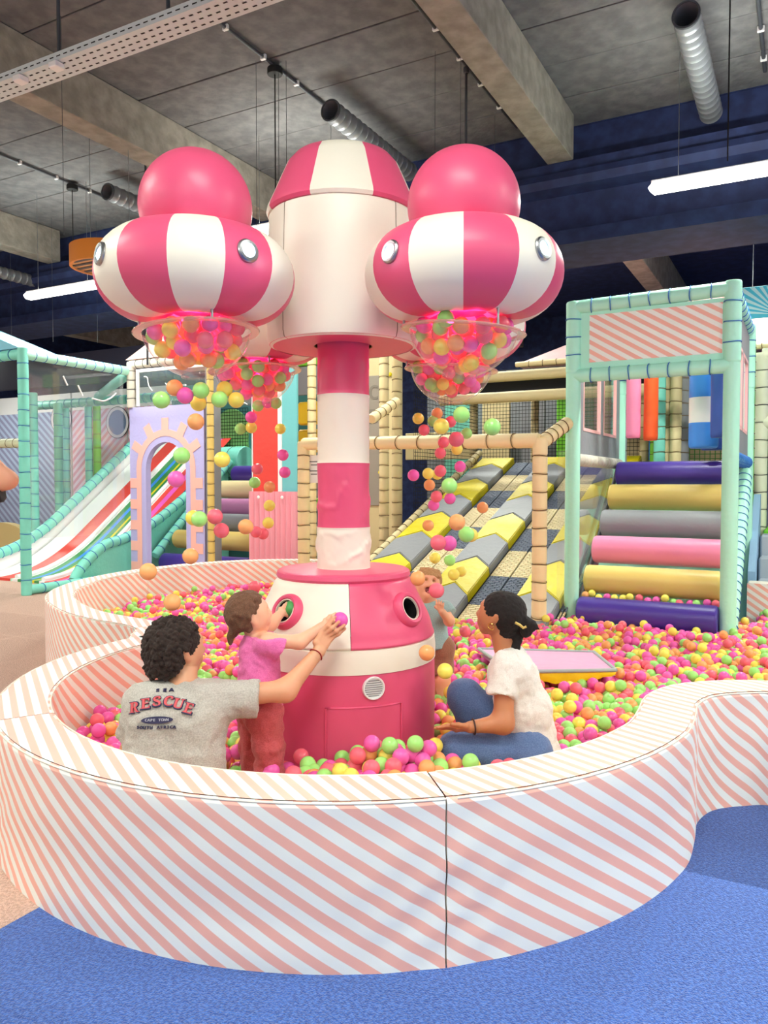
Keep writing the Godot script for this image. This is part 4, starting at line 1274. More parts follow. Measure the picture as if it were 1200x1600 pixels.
func slide_bay() -> void:
	var t := thing("wave_slide", "wide lane slide with white, red and green lanes coming down at left", "slide", Vector3(-10.4, 0, -9.5))
	var gr := vinyl(rgb8(60, 140, 80), 0.4, 0.1)
	var mg := vinyl(rgb8(226, 90, 190), 0.4, 0.1)
	var lanes := [[-11.5, -11.05, M.white], [-11.05, -10.72, M.red], [-10.72, -10.68, M.mint], [-10.68, -10.55, M.white], [-10.55, -10.42, gr], [-10.42, -10.34, M.blue], [-10.34, -10.22, gr], [-10.22, -10.17, M.yellow], [-10.17, -10.06, gr], [-10.06, -9.94, M.white], [-9.94, -9.82, M.red], [-9.82, -9.7, mg], [-9.7, -9.5, M.red]]
	for L in lanes:
		var mb := MB.new()
		var n := 40
		for i in n + 1:
			var z := -7.75 - 4.2 * i / n
			var y := slide_h(z)
			var g := (slide_h(z - 0.05) - slide_h(z + 0.05)) / 0.1
			var nn := Vector3(0, 1, g).normalized()
			mb.vert(Vector3(L[0], y, z), nn); mb.vert(Vector3(L[1], y, z), nn)
		for i in n: mb.quad(i * 2, i * 2 + 1, i * 2 + 3, i * 2 + 2)
		mb.flat4(Vector3(L[0], 0, -7.75), Vector3(L[1], 0, -7.75), Vector3(L[1], slide_h(-7.75), -7.75), Vector3(L[0], slide_h(-7.75), -7.75), Vector3(0, 0, 1))
		part(t, "lane", mb.mesh(), L[2])
	for x in [-10.61, -10.0]:
		var dv := []
		for i in 24:
			var z := -7.78 - 4.1 * i / 23.0
			dv.append(Vector3(x, slide_h(z) + 0.02, z))
		part(t, "lane_divider", tube_mesh(dv, 0.045, 10), M.white)
	# padded side rails
	var rl := []
	var rr := []
	for i in 30:
		var z := -7.6 - 4.2 * i / 29.0
		rl.append(Vector3(-11.55, slide_h(z) + 0.22 + (0.06 if i > 0 else 0.0), z))
	for q in [[-7.75, 0.10], [-7.86, 0.25], [-8.1, 0.44], [-8.35, 0.58], [-8.75, 0.66], [-9.4, 0.9], [-10.2, 1.35], [-11.2, 1.95]]: rr.append(Vector3(-9.3, q[1], q[0]))
	rr = smooth(rr, 0.1)
	part(t, "side_rail", tube_mesh(rl, 0.085, 12), M.teal)
	var rrail := part(t, "side_rail", tube_mesh(rr, 0.075, 12), M.teal)
	var tb := MB.new()
	for i in range(2, rr.size() - 1, 2):
		var xf := along(rr[i], rr[i + 1] - rr[i])
		var ring := []
		for k in 12: ring.append(xf * Vector3(cos(TAU * k / 12) * 0.078, 0, sin(TAU * k / 12) * 0.078))
		tb.tube(ring, 0.005, 5, false, true)
	for i in range(1, rl.size() - 1, 1):
		var xf := along(rl[i], rl[i + 1] - rl[i])
		var ring := []
		for k in 12: ring.append(xf * Vector3(cos(TAU * k / 12) * 0.088, 0, sin(TAU * k / 12) * 0.088))
		tb.tube(ring, 0.005, 5, false, true)
	tag(part(rrail, "lacing", tb.mesh(), M.tie), "", "", "", "stuff")
	var sk := MB.new()
	for i in rr.size() - 1:
		sk.flat4(Vector3(-9.3, 0, rr[i].z), Vector3(-9.3, 0, rr[i + 1].z), rr[i + 1], rr[i], Vector3(1, 0, 0))
	part(t, "side_skirt", sk.mesh(), M.teal)
	var sk2 := MB.new()
	for i in rl.size() - 1:
		sk2.flat4(Vector3(-11.5, 0, rl[i].z), Vector3(-11.5, 0, rl[i + 1].z), rl[i + 1], rl[i], Vector3(1, 0, 0))
	part(t, "side_skirt", sk2.mesh(), M.white)
	# mint frame round the slide
	var f := thing("slide_frame", "mint padded frame with blue lacing around the slide at left", "play frame", Vector3(-9.17, 0, -6.9))
	padded(f, "post", Vector3(-9.17, 0, -6.87), Vector3(-9.17, 3.3, -6.87), 0.07, M.teal, M.tie, 0.2)
	padded(f, "rail", Vector3(-9.17, 3.22, -6.87), Vector3(-9.17, 3.22, -8.68), 0.07, M.mint, M.tie, 0.16)
	padded(f, "floor_rail", Vector3(-9.17, 0.07, -6.9), Vector3(-9.17, 0.07, -8.2), 0.065, M.teal, M.tie, 0.22)
	padded(f, "rail", Vector3(-9.17, 3.22, -6.87), Vector3(-13.0, 3.22, -6.87), 0.07, M.teal, M.tie, 0.2)
	var roof := MB.new()
	roof.extrude(PackedVector2Array([Vector2(-9.2, 3.3), Vector2(-13.0, 3.3), Vector2(-11.0, 3.95)]), -7.4, -6.85)
	part(f, "roof", roof.mesh(), vinyl(rgb8(120, 192, 216), 0.5, 0.2))
	part(f, "clear_sheet", span_box(Vector3(-9.175, 0.75, -8.6), Vector3(-9.17, 3.14, -6.95), 0.0), M.sheet)
	for q in [[Vector3(-9.16, 2.74, -8.0), Vector3(-9.16, 2.72, -8.2), Vector3(-9.16, 2.78, -8.35), Vector3(-9.16, 2.86, -8.45)], [Vector3(-9.16, 2.9, -7.75), Vector3(-9.16, 2.76, -7.83)], [Vector3(-9.16, 3.0, -7.5), Vector3(-9.16, 2.88, -7.57)]]:
		part(f, "peeled_decal", tube_mesh(smooth(q, 0.04), 0.012, 6), M.white)
	# inner posts
	var pins := [[Vector3(-13.1108, 3.4767, -10.6000), 0.085], [Vector3(-13.6176, 3.5744, -11.2000), 0.075], [Vector3(-13.0565, 3.0254, -11.3000), 0.075], [Vector3(-12.0146, 3.0292, -9.2000), 0.07]]
	for q in pins: padded(f, "inner_post", Vector3(q[0].x, 0.2, q[0].z), Vector3(q[0].x, 3.1, q[0].z), q[1], M.teal, M.tie, 0.22)
	var gp: Vector3 = Vector3(-12.9259, 3.0279, -11.4000)
	padded(f, "inner_post", Vector3(gp.x, 0.2, gp.z), Vector3(gp.x, 3.1, gp.z), 0.08, M.lime, M.tie_dark, 0.3)
	padded(f, "inner_rail", Vector3(-14.5, 3.12, -10.9), Vector3(-9.3, 3.12, -10.9), 0.09, M.teal, M.tie, 0.22)
	padded(f, "inner_rail", Vector3(-9.2, 3.2, -8.75), Vector3(-12.2, 3.2, -10.8), 0.08, M.teal, null, 0.4, 0.002)
	padded(f, "side_bar", Vector3(-16.0, 2.25, -9.0), Vector3(-11.9, 2.2, -8.9), 0.08, vinyl(rgb8(222, 224, 190), 0.5, 0.3), M.tie_dark, 0.2)
	# printed back walls with portholes
	var bw := thing("porthole_wall", "striped back wall with two round white porthole prints behind the slide", "play panel", Vector3(-12.6, 0, -11.9))
	for q in [[-17.5, -14.35, M.ghost_blue, 1.0], [-14.3, -12.62, M.ghost_stripe, -1.0], [-12.6, -11.0, M.ghost_stripe, 1.0]]:
		part(bw, "striped_board", span_box(Vector3(q[0], 0, -11.98), Vector3(q[1], 3.5, -11.93), 0.004), M.white)
		part(bw, "striped_print", banner_mesh(Vector3(q[0] + 0.01, 0.01, -11.925), Vector3(q[1] - q[0] - 0.02, 0, 0), Vector3(0, 3.1, 0), 0.2, 0.17 * q[3]), q[2])
	for p in [Vector3(-14.6315, 2.9328, -11.9000), Vector3(-12.8806, 2.7966, -11.9000)]:
		var xf := along(Vector3(p.x, p.y, -11.915), Vector3(0, 0, 1))
		var ph := part(bw, "porthole_disc", lathe_mesh([Vector2(0, 0.004), Vector2(0.27, 0.004), Vector2(0.27, -0.004)], 36), plain(rgb8(96, 118, 158), 0.5), xf)
		part(ph, "porthole_ring", lathe_mesh([Vector2(0.265, 0.0), Vector2(0.265, 0.012), Vector2(0.325, 0.012), Vector2(0.325, 0.0)], 36), plain(rgb8(225, 218, 226), 0.5), xf)
		part(ph, "porthole_outline", lathe_mesh([Vector2(0.325, 0.0), Vector2(0.325, 0.009), Vector2(0.338, 0.009), Vector2(0.338, 0.0)], 36), M.dark, xf)
	# dark header board with faint script and a curved sand prop low at the left
	part(bw, "dark_header", span_box(Vector3(-16.0, 3.32, -10.0), Vector3(-9.6, 3.9, -9.95), 0.01), plain(rgb8(46, 46, 66), 0.7))
	var pb := MB.new()
	var ar := PackedVector2Array()
	for i in 15:
		var a := PI * i / 14.0
		ar.append(Vector2(-12.7 + 0.95 * cos(a), 0.25 + 0.55 * sin(a)))
	pb.extrude(ar, -9.15, -9.0)
	var cp := thing("curved_prop", "low curved sand coloured prop at the left edge beyond the slide", "play prop", Vector3(-12.7, 0.2, -9.1))
	part(cp, "curved_board", pb.mesh(), vinyl(rgb8(196, 172, 118), 0.5, 0.2))
	part(cp, "base", span_box(Vector3(-13.6, 0.0, -9.2), Vector3(-11.8, 0.26, -8.95), 0.02), M.white)

func background() -> void:
	# things right of and behind the roller tower
	var t := thing("green_play_frame", "frame of green, olive and grey padded posts seen through the roller tower", "play frame", Vector3(-1.3, 0, -11.0))
	var ps := [[Vector3(-1.6079, 2.4197, -10.2000), 0.07, M.teal], [Vector3(-1.5467, 2.4336, -10.4000), 0.075, M.sand], [Vector3(-1.4332, 2.4202, -10.3000), 0.07, M.sand], [Vector3(-1.3888, 2.3617, -10.6000), 0.08, M.grey], [Vector3(-1.7907, 2.4009, -10.9000), 0.05, M.lime], [Vector3(-1.5685, 2.4298, -11.4000), 0.06, M.blue], [Vector3(-1.9253, 2.3758, -9.5000), 0.06, M.grey], [Vector3(-0.5584, 2.5954, -9.5000), 0.06, M.lime], [Vector3(-0.5969, 2.5753, -9.3000), 0.06, M.taupe]]
	for q in ps: padded(t, "post", Vector3(q[0].x, 0, q[0].z), Vector3(q[0].x, 3.15, q[0].z), q[1], q[2], M.tie_dark, 0.16, 0.006)
	padded(t, "rail", Vector3(-2.2, 3.0, -10.4), Vector3(-0.3, 3.0, -10.4), 0.07, M.lime, null, 0.4, 0.003)
	padded(t, "rail", Vector3(-2.2, 1.75, -11.2), Vector3(-0.3, 1.75, -11.2), 0.07, M.sand, null, 0.4, 0.003)
	net(t, Vector3(-1.35, 1.7, -11.0), Vector3(1.0, 0, 0), Vector3(0, 1.3, 0), 0.06, 0.005, M.green_rope)
	part(t, "rear_board", span_box(Vector3(-2.4, 0, -12.2), Vector3(0.2, 3.2, -12.15), 0.01), M.sand)
	part(t, "blue_sheet", span_box(Vector3(-2.05, 1.7, -11.9), Vector3(-1.75, 2.9, -11.86), 0.01), M.blue)
	part(t, "violet_sheet", span_box(Vector3(-1.74, 1.7, -11.9), Vector3(-1.5, 2.9, -11.86), 0.01), M.mauve)
	# swirl banner
	var b := thing("swirl_banner", "turquoise and white sunburst banner at the right edge", "banner", Vector3(0.2, 3.5, -10.5))
	var c := Vector3(-0.30, 3.58, -10.495)
	part(b, "banner_board", span_box(Vector3(-0.74, 3.50, -10.53), Vector3(1.4, 3.88, -10.5), 0.004), plain(rgb8(60, 196, 226), 0.5))
	for i in 18:
		var a0 := PI * i / 18.0 - 0.03
		var a1 := a0 + PI / 36.0
		var poly := PackedVector2Array([Vector2(c.x, 3.52), Vector2(c.x + cos(a0) * 2.2, 3.52 + sin(a0) * 2.2), Vector2(c.x + cos(a1) * 2.2, 3.52 + sin(a1) * 2.2)])
		var box := PackedVector2Array([Vector2(-0.73, 3.51), Vector2(1.39, 3.51), Vector2(1.39, 3.87), Vector2(-0.73, 3.87)])
		for piece in Geometry2D.intersect_polygons(poly, box):
			var m := MB.new()
			m.extrude(piece, -10.499, -10.494)
			part(b, "ray", m.mesh(), plain(rgb8(196, 240, 248), 0.5))
	for x in [-0.6, 1.2]: part(b, "hanging_wire", tube_mesh([Vector3(x, 3.88, -10.51), Vector3(x, 5.6, -10.51)], 0.004, 5), M.steel)
	# cream house and steps at the right edge
	var h := thing("cream_house", "cream padded house frame with open doorway at the right edge", "play frame", Vector3(0.2, 0, -9.9))
	padded(h, "post", Vector3(-0.46, 0, -10.0), Vector3(-0.46, 3.0, -10.0), 0.075, vinyl(rgb8(226, 232, 205), 0.5, 0.3), M.tie_grey, 0.2)
	padded(h, "rail", Vector3(-0.46, 2.2, -10.0), Vector3(1.4, 2.2, -10.0), 0.075, vinyl(rgb8(226, 232, 205), 0.5, 0.3), M.tie_grey, 0.2)
	padded(h, "rail", Vector3(-0.46, 2.98, -10.0), Vector3(1.4, 2.98, -10.0), 0.075, vinyl(rgb8(226, 232, 205), 0.5, 0.3), M.tie_grey, 0.2)
	part(h, "blue_window", span_box(Vector3(-0.38, 2.28, -10.02), Vector3(1.4, 2.9, -9.99), 0.0), M.navy_vinyl)
	part(h, "rear_board", span_box(Vector3(-0.38, 0.0, -12.1), Vector3(1.4, 2.9, -12.05), 0.0), M.grey)
	part(h, "side_board", span_box(Vector3(-0.46, 0.0, -12.05), Vector3(-0.42, 2.9, -10.08), 0.0), M.grey)
	part(h, "ceiling_board", span_box(Vector3(-0.46, 2.15, -12.05), Vector3(1.4, 2.2, -10.08), 0.0), M.grey)
	part(h, "green_floor", span_box(Vector3(-0.4, 0.9, -10.5), Vector3(1.4, 0.99, -9.6), 0.02), M.lime)
	var st := thing("soft_steps", "grey padded steps with light blue side at the right edge", "steps", Vector3(0.3, 0, -9.3))
	for i in 3: part(st, "step", span_box(Vector3(-0.42, 0.0, -9.55 + i * 0.25), Vector3(1.4, 0.95 - i * 0.22, -9.3 + i * 0.25), 0.03), vinyl(rgb8(170, 178, 186), 0.5, 0.2))
	var sd := MB.new()
	sd.extrude(PackedVector2Array([Vector2(8.7, 0.0), Vector2(8.75, 0.6), Vector2(9.55, 1.38), Vector2(9.65, 1.38), Vector2(9.65, 0.0)]), -0.50, -0.43, Transform3D(Basis(Vector3(0, 0, -1), Vector3(0, 1, 0), Vector3(1, 0, 0)), Vector3.ZERO))
	part(st, "side_panel", sd.mesh(), vinyl(rgb8(150, 190, 225), 0.5, 0.2))

# ---------------------------------------------------------------- bodies: tapered capsules joined smoothly, meshed as surface nets
# bone: [a, b, ra, rb, how]; how 0 join, 1 join with a flat cut at b, 2 carve, 3 flat cut at both ends
func bone_d(p: Vector3, q: Array) -> float:
	var ab: Vector3 = q[1] - q[0]
	var h := clampf((p - q[0]).dot(ab) / maxf(ab.length_squared(), 1e-9), 0.0, 1.0)
	var d: float = (p - q[0] - ab * h).length() - lerpf(q[2], q[3], h)
	if q.size() > 4 and (q[4] == 1 or q[4] == 3):
		d = maxf(d, (p - q[1]).dot(ab.normalized()))
		if q[4] == 3: d = maxf(d, (q[0] - p).dot(ab.normalized()))
	return d

func field(p: Vector3, bones: Array, k: float) -> float:
	var d := 9.0
	for q in bones:
		var e := bone_d(p, q)
		if q.size() > 4 and q[4] == 2:
			d = maxf(d, -e)
			continue
		var h := maxf(k - absf(d - e), 0.0) / k
		d = minf(d, e) - h * h * k * 0.25
	return d

func blob(mb: MB, bones: Array, cell: float, k: float, rough := 0.0, rfreq := 20.0, cuts := []) -> void:
	var lo := Vector3.ONE * 1e9
	var hi := -lo
	for q in bones:
		if q.size() > 4 and q[4] == 2: continue
		var r: float = maxf(q[2], q[3]) + cell * 3.0
		lo = lo.min(q[0] - Vector3.ONE * r).min(q[1] - Vector3.ONE * r)
		hi = hi.max(q[0] + Vector3.ONE * r).max(q[1] + Vector3.ONE * r)
	var nx := int((hi.x - lo.x) / cell) + 2
	var ny := int((hi.y - lo.y) / cell) + 2
	var nz := int((hi.z - lo.z) / cell) + 2
	var D := PackedFloat32Array()
	D.resize(nx * ny * nz)
	D.fill(9.0)
	var m := k + cell * 2.5
	for q in bones:
		var A: Vector3 = q[0] - lo
		var ab: Vector3 = q[1] - q[0]
		var il := 1.0 / maxf(ab.length_squared(), 1e-9)
		var ra: float = q[2]
		var rb: float = q[3]
		var how: int = q[4] if q.size() > 4 else 0
		var r := maxf(ra, rb) + m
		var un := ab.normalized()
		var L := ab.length()
		var b0 := A.min(A + ab) - Vector3.ONE * r
		var b1 := A.max(A + ab) + Vector3.ONE * r
		var x0 := maxi(0, int(b0.x / cell))
		var x1 := mini(nx - 1, int(b1.x / cell) + 1)
		var y0 := maxi(0, int(b0.y / cell))
		var y1 := mini(ny - 1, int(b1.y / cell) + 1)
		var z0 := maxi(0, int(b0.z / cell))
		var z1 := mini(nz - 1, int(b1.z / cell) + 1)
		for z in range(z0, z1 + 1):
			for y in range(y0, y1 + 1):
				var row := (z * ny + y) * nx
				for x in range(x0, x1 + 1):
					var p := Vector3(x, y, z) * cell - A
					var t := p.dot(ab) * il
					var h := clampf(t, 0.0, 1.0)
					var e := (p - ab * h).length() - (ra + (rb - ra) * h)
					if how == 1 or how == 3:
						e = maxf(e, p.dot(un) - L)
						if how == 3: e = maxf(e, -p.dot(un))
					var d := D[row + x]
					if how == 2:
						D[row + x] = maxf(d, -e)
						continue
					var g := k - absf(d - e)
					if g > 0.0: D[row + x] = minf(d, e) - g * g / k * 0.25
					elif e < d: D[row + x] = e
	for c in cuts:
		for z in nz:
			for y in ny:
				var row := (z * ny + y) * nx
				for x in nx:
					var e: float = (Vector3(x, y, z) * cell + lo - c[0]).dot(c[1])
					if e > D[row + x]: D[row + x] = e
	var nzs := FastNoiseLite.new()
	nzs.frequency = rfreq
	nzs.seed = 5
	var at := PackedInt32Array()
	at.resize(nx * ny * nz)
	at.fill(-1)
	var sx := 1
	var sy := nx
	var sz := nx * ny
	for z in nz - 1:
		for y in ny - 1:
			var row := (z * ny + y) * nx
			for x in nx - 1:
				var i := row + x
				var a := D[i]
				if a > m: continue
				var b := D[i + 1]
				var c := D[i + sy]
				var d := D[i + sy + 1]
				var e := D[i + sz]
				var f := D[i + sz + 1]
				var g := D[i + sz + sy]
				var h := D[i + sz + sy + 1]
				var mn := minf(minf(minf(a, b), minf(c, d)), minf(minf(e, f), minf(g, h)))
				if mn >= 0.0: continue
				var mx := maxf(maxf(maxf(a, b), maxf(c, d)), maxf(maxf(e, f), maxf(g, h)))
				if mx < 0.0: continue
				var s := Vector3.ZERO
				var cnt := 0
				if (a < 0) != (b < 0): s += Vector3(a / (a - b), 0, 0); cnt += 1
				if (c < 0) != (d < 0): s += Vector3(c / (c - d), 1, 0); cnt += 1
				if (e < 0) != (f < 0): s += Vector3(e / (e - f), 0, 1); cnt += 1
				if (g < 0) != (h < 0): s += Vector3(g / (g - h), 1, 1); cnt += 1
				if (a < 0) != (c < 0): s += Vector3(0, a / (a - c), 0); cnt += 1
				if (b < 0) != (d < 0): s += Vector3(1, b / (b - d), 0); cnt += 1
				if (e < 0) != (g < 0): s += Vector3(0, e / (e - g), 1); cnt += 1
				if (f < 0) != (h < 0): s += Vector3(1, f / (f - h), 1); cnt += 1
				if (a < 0) != (e < 0): s += Vector3(0, 0, a / (a - e)); cnt += 1
				if (b < 0) != (f < 0): s += Vector3(1, 0, b / (b - f)); cnt += 1
				if (c < 0) != (g < 0): s += Vector3(0, 1, c / (c - g)); cnt += 1
				if (d < 0) != (h < 0): s += Vector3(1, 1, d / (d - h)); cnt += 1
				if cnt == 0: continue
				var n := Vector3(b - a + d - c + f - e + h - g, c - a + d - b + g - e + h - f, e - a + f - b + g - c + h - d).normalized()
				var p := lo + (Vector3(x, y, z) + s / cnt) * cell
				if rough > 0.0: p += n * rough * nzs.get_noise_3dv(p)
				at[i] = mb.vert(p, n, Vector2(p.x, p.y))
	for z in range(1, nz - 1):
		for y in range(1, ny - 1):
			var row := (z * ny + y) * nx
			for x in range(1, nx - 1):
				var i := row + x
				if at[i] < 0: continue
				var neg := D[i] < 0
				if neg != (D[i + 1] < 0):
					mb.quad(at[i], at[i - sy], at[i - sy - sz], at[i - sz])
				if neg != (D[i + sy] < 0):
					mb.quad(at[i], at[i - 1], at[i - 1 - sz], at[i - sz])
				if neg != (D[i + sz] < 0):
					mb.quad(at[i], at[i - 1], at[i - 1 - sy], at[i - sy])
	if rough > 0.0: soften(mb)

func soften(mb: MB) -> void:
	var acc := PackedVector3Array()
	acc.resize(mb.v.size())
	for i in range(0, mb.ix.size(), 3):
		var a := mb.ix[i]
		var b := mb.ix[i + 1]
		var c := mb.ix[i + 2]
		var g := (mb.v[c] - mb.v[a]).cross(mb.v[b] - mb.v[a])
		acc[a] += g
		acc[b] += g
		acc[c] += g
	for i in acc.size():
		if acc[i].length_squared() > 1e-20:
			var nn := acc[i].normalized()
			if nn.dot(mb.n[i]) < 0.0: nn = -nn
			mb.n[i] = nn

func blob_mesh(bones: Array, cell: float, k: float, rough := 0.0, rfreq := 20.0, cuts := []) -> ArrayMesh:
	var mb := MB.new()
	blob(mb, bones, cell, k, rough, rfreq, cuts)
	return mb.mesh()

# head of height 0.23 * s round c, looking along f with crown towards u
func head_bones(c: Vector3, f: Vector3, u: Vector3, s: float, mouth := false) -> Array:
	var r := f.cross(u).normalized()
	var o := func(x: float, y: float, z: float) -> Vector3: return c + (r * x + u * y + f * z) * s
	var b := [[o.call(0, 0.03, 0.016), o.call(0, 0.032, -0.03), 0.079 * s, 0.082 * s], [o.call(-0.016, 0.0, 0.03), o.call(0.016, 0.0, 0.03), 0.066 * s, 0.066 * s], [o.call(0, -0.03, 0.03), o.call(0, -0.08, 0.048), 0.058 * s, 0.034 * s], [o.call(-0.03, -0.04, 0.02), o.call(0.03, -0.04, 0.02), 0.046 * s, 0.046 * s], [o.call(-0.036, -0.022, 0.058), o.call(-0.036, -0.022, 0.058), 0.026 * s, 0.026 * s], [o.call(0.036, -0.022, 0.058), o.call(0.036, -0.022, 0.058), 0.026 * s, 0.026 * s], [o.call(-0.026, 0.032, 0.079), o.call(0.026, 0.032, 0.079), 0.018 * s, 0.018 * s], [o.call(0, 0.014, 0.088), o.call(0, -0.022, 0.105), 0.008 * s, 0.012 * s], [o.call(-0.011, -0.026, 0.093), o.call(0.011, -0.026, 0.093), 0.009 * s, 0.009 * s]]
	if not mouth:
		b.append([o.call(-0.016, -0.052, 0.082), o.call(0.016, -0.052, 0.082), 0.009 * s, 0.009 * s])
		b.append([o.call(-0.013, -0.063, 0.08), o.call(0.013, -0.063, 0.08), 0.009 * s, 0.009 * s])
	for q in [-1.0, 1.0]:
		b.append([o.call(q * 0.08, 0.012, -0.008), o.call(q * 0.079, -0.024, 0.0), 0.0125 * s, 0.009 * s])
		b.append([o.call(q * 0.088, 0.016, -0.014), o.call(q * 0.087, -0.008, -0.012), 0.009 * s, 0.007 * s])
	b.append([o.call(-0.03, 0.012, 0.098), o.call(-0.03, 0.012, 0.098), 0.017 * s, 0.017 * s, 2])
	b.append([o.call(0.03, 0.012, 0.098), o.call(0.03, 0.012, 0.098), 0.017 * s, 0.017 * s, 2])
	if mouth: b.append([o.call(-0.012, -0.058, 0.088), o.call(0.012, -0.058, 0.088), 0.02 * s, 0.02 * s, 2])
	return b

# hand: wrist w, palm towards p, fingertips given; nails are left to the finger ends
func hand_bones(w: Vector3, palm: Vector3, side: Vector3, tips: Array, thumb: Vector3, s: float) -> Array:
	var b := []
	var ax := (palm - w)
	var kn := []
	for i in 4:
		var q := w + ax * 1.0 + side * (0.027 - i * 0.018) * s
		kn.append(q)
		b.append([w + side * (0.008 - i * 0.006) * s, q, 0.017 * s, 0.0115 * s])
	for i in 4:
		var t: Vector3 = tips[i]
		var nrm := ax.cross(side).normalized()
		var m1: Vector3 = kn[i].lerp(t, 0.48) + nrm * 0.008 * s
		b.append([kn[i], m1, 0.0098 * s, 0.0088 * s])
		b.append([m1, t, 0.0088 * s, 0.0072 * s])
	var tb := w + ax * 0.35 + side * 0.03 * s
	b.append([w + ax * 0.1, tb, 0.016 * s, 0.013 * s])
	b.append([tb, tb.lerp(thumb, 0.55) + side * 0.006 * s, 0.0115 * s, 0.0098 * s])
	b.append([tb.lerp(thumb, 0.55) + side * 0.006 * s, thumb, 0.0098 * s, 0.008 * s])
	return b

func hair_lumps(c: Vector3, f: Vector3, u: Vector3, s: float, n: int, rad: float, lump: float, sd: int, low := -0.55) -> Array:
	var r := RandomNumberGenerator.new()
	r.seed = sd
	var b := []
	var side := f.cross(u).normalized()
	for i in n:
		var y := 1.0 - 2.0 * (i + 0.5) / n
		var a := 2.39996 * i
		var q := sqrt(1.0 - y * y)
		var d := (side * q * cos(a) + u * y + f * q * sin(a)).normalized()
		if d.dot(u) < low: continue
		if d.dot(f) > 0.28 and d.dot(u) < 0.52: continue
		if absf(d.dot(side)) > 0.6 and d.dot(f) > -0.12 and d.dot(u) < 0.02: continue
		var p := c + u * 0.022 * s - f * 0.008 * s + d * rad * s * (1.0 + r.randf_range(-0.05, 0.09))
		b.append([p, p + Vector3(r.randf_range(-1, 1), r.randf_range(-1, 0.4), r.randf_range(-1, 1)) * lump * 0.6, lump * r.randf_range(0.75, 1.15), lump * r.randf_range(0.5, 0.9)])
	return b

const CF := Vector3(-0.4756, 0, -0.8796)
const CR := Vector3(0.8796, 0, -0.4756)
const UP3 := Vector3(0, 1, 0)

func skin(col: Color) -> StandardMaterial3D:
	var m := plain(col, 0.5)
	m.subsurf_scatter_enabled = true
	m.subsurf_scatter_strength = 0.12
	return m

func people() -> void:
	man()
	girl()
	woman()
	boy()
	bystander()

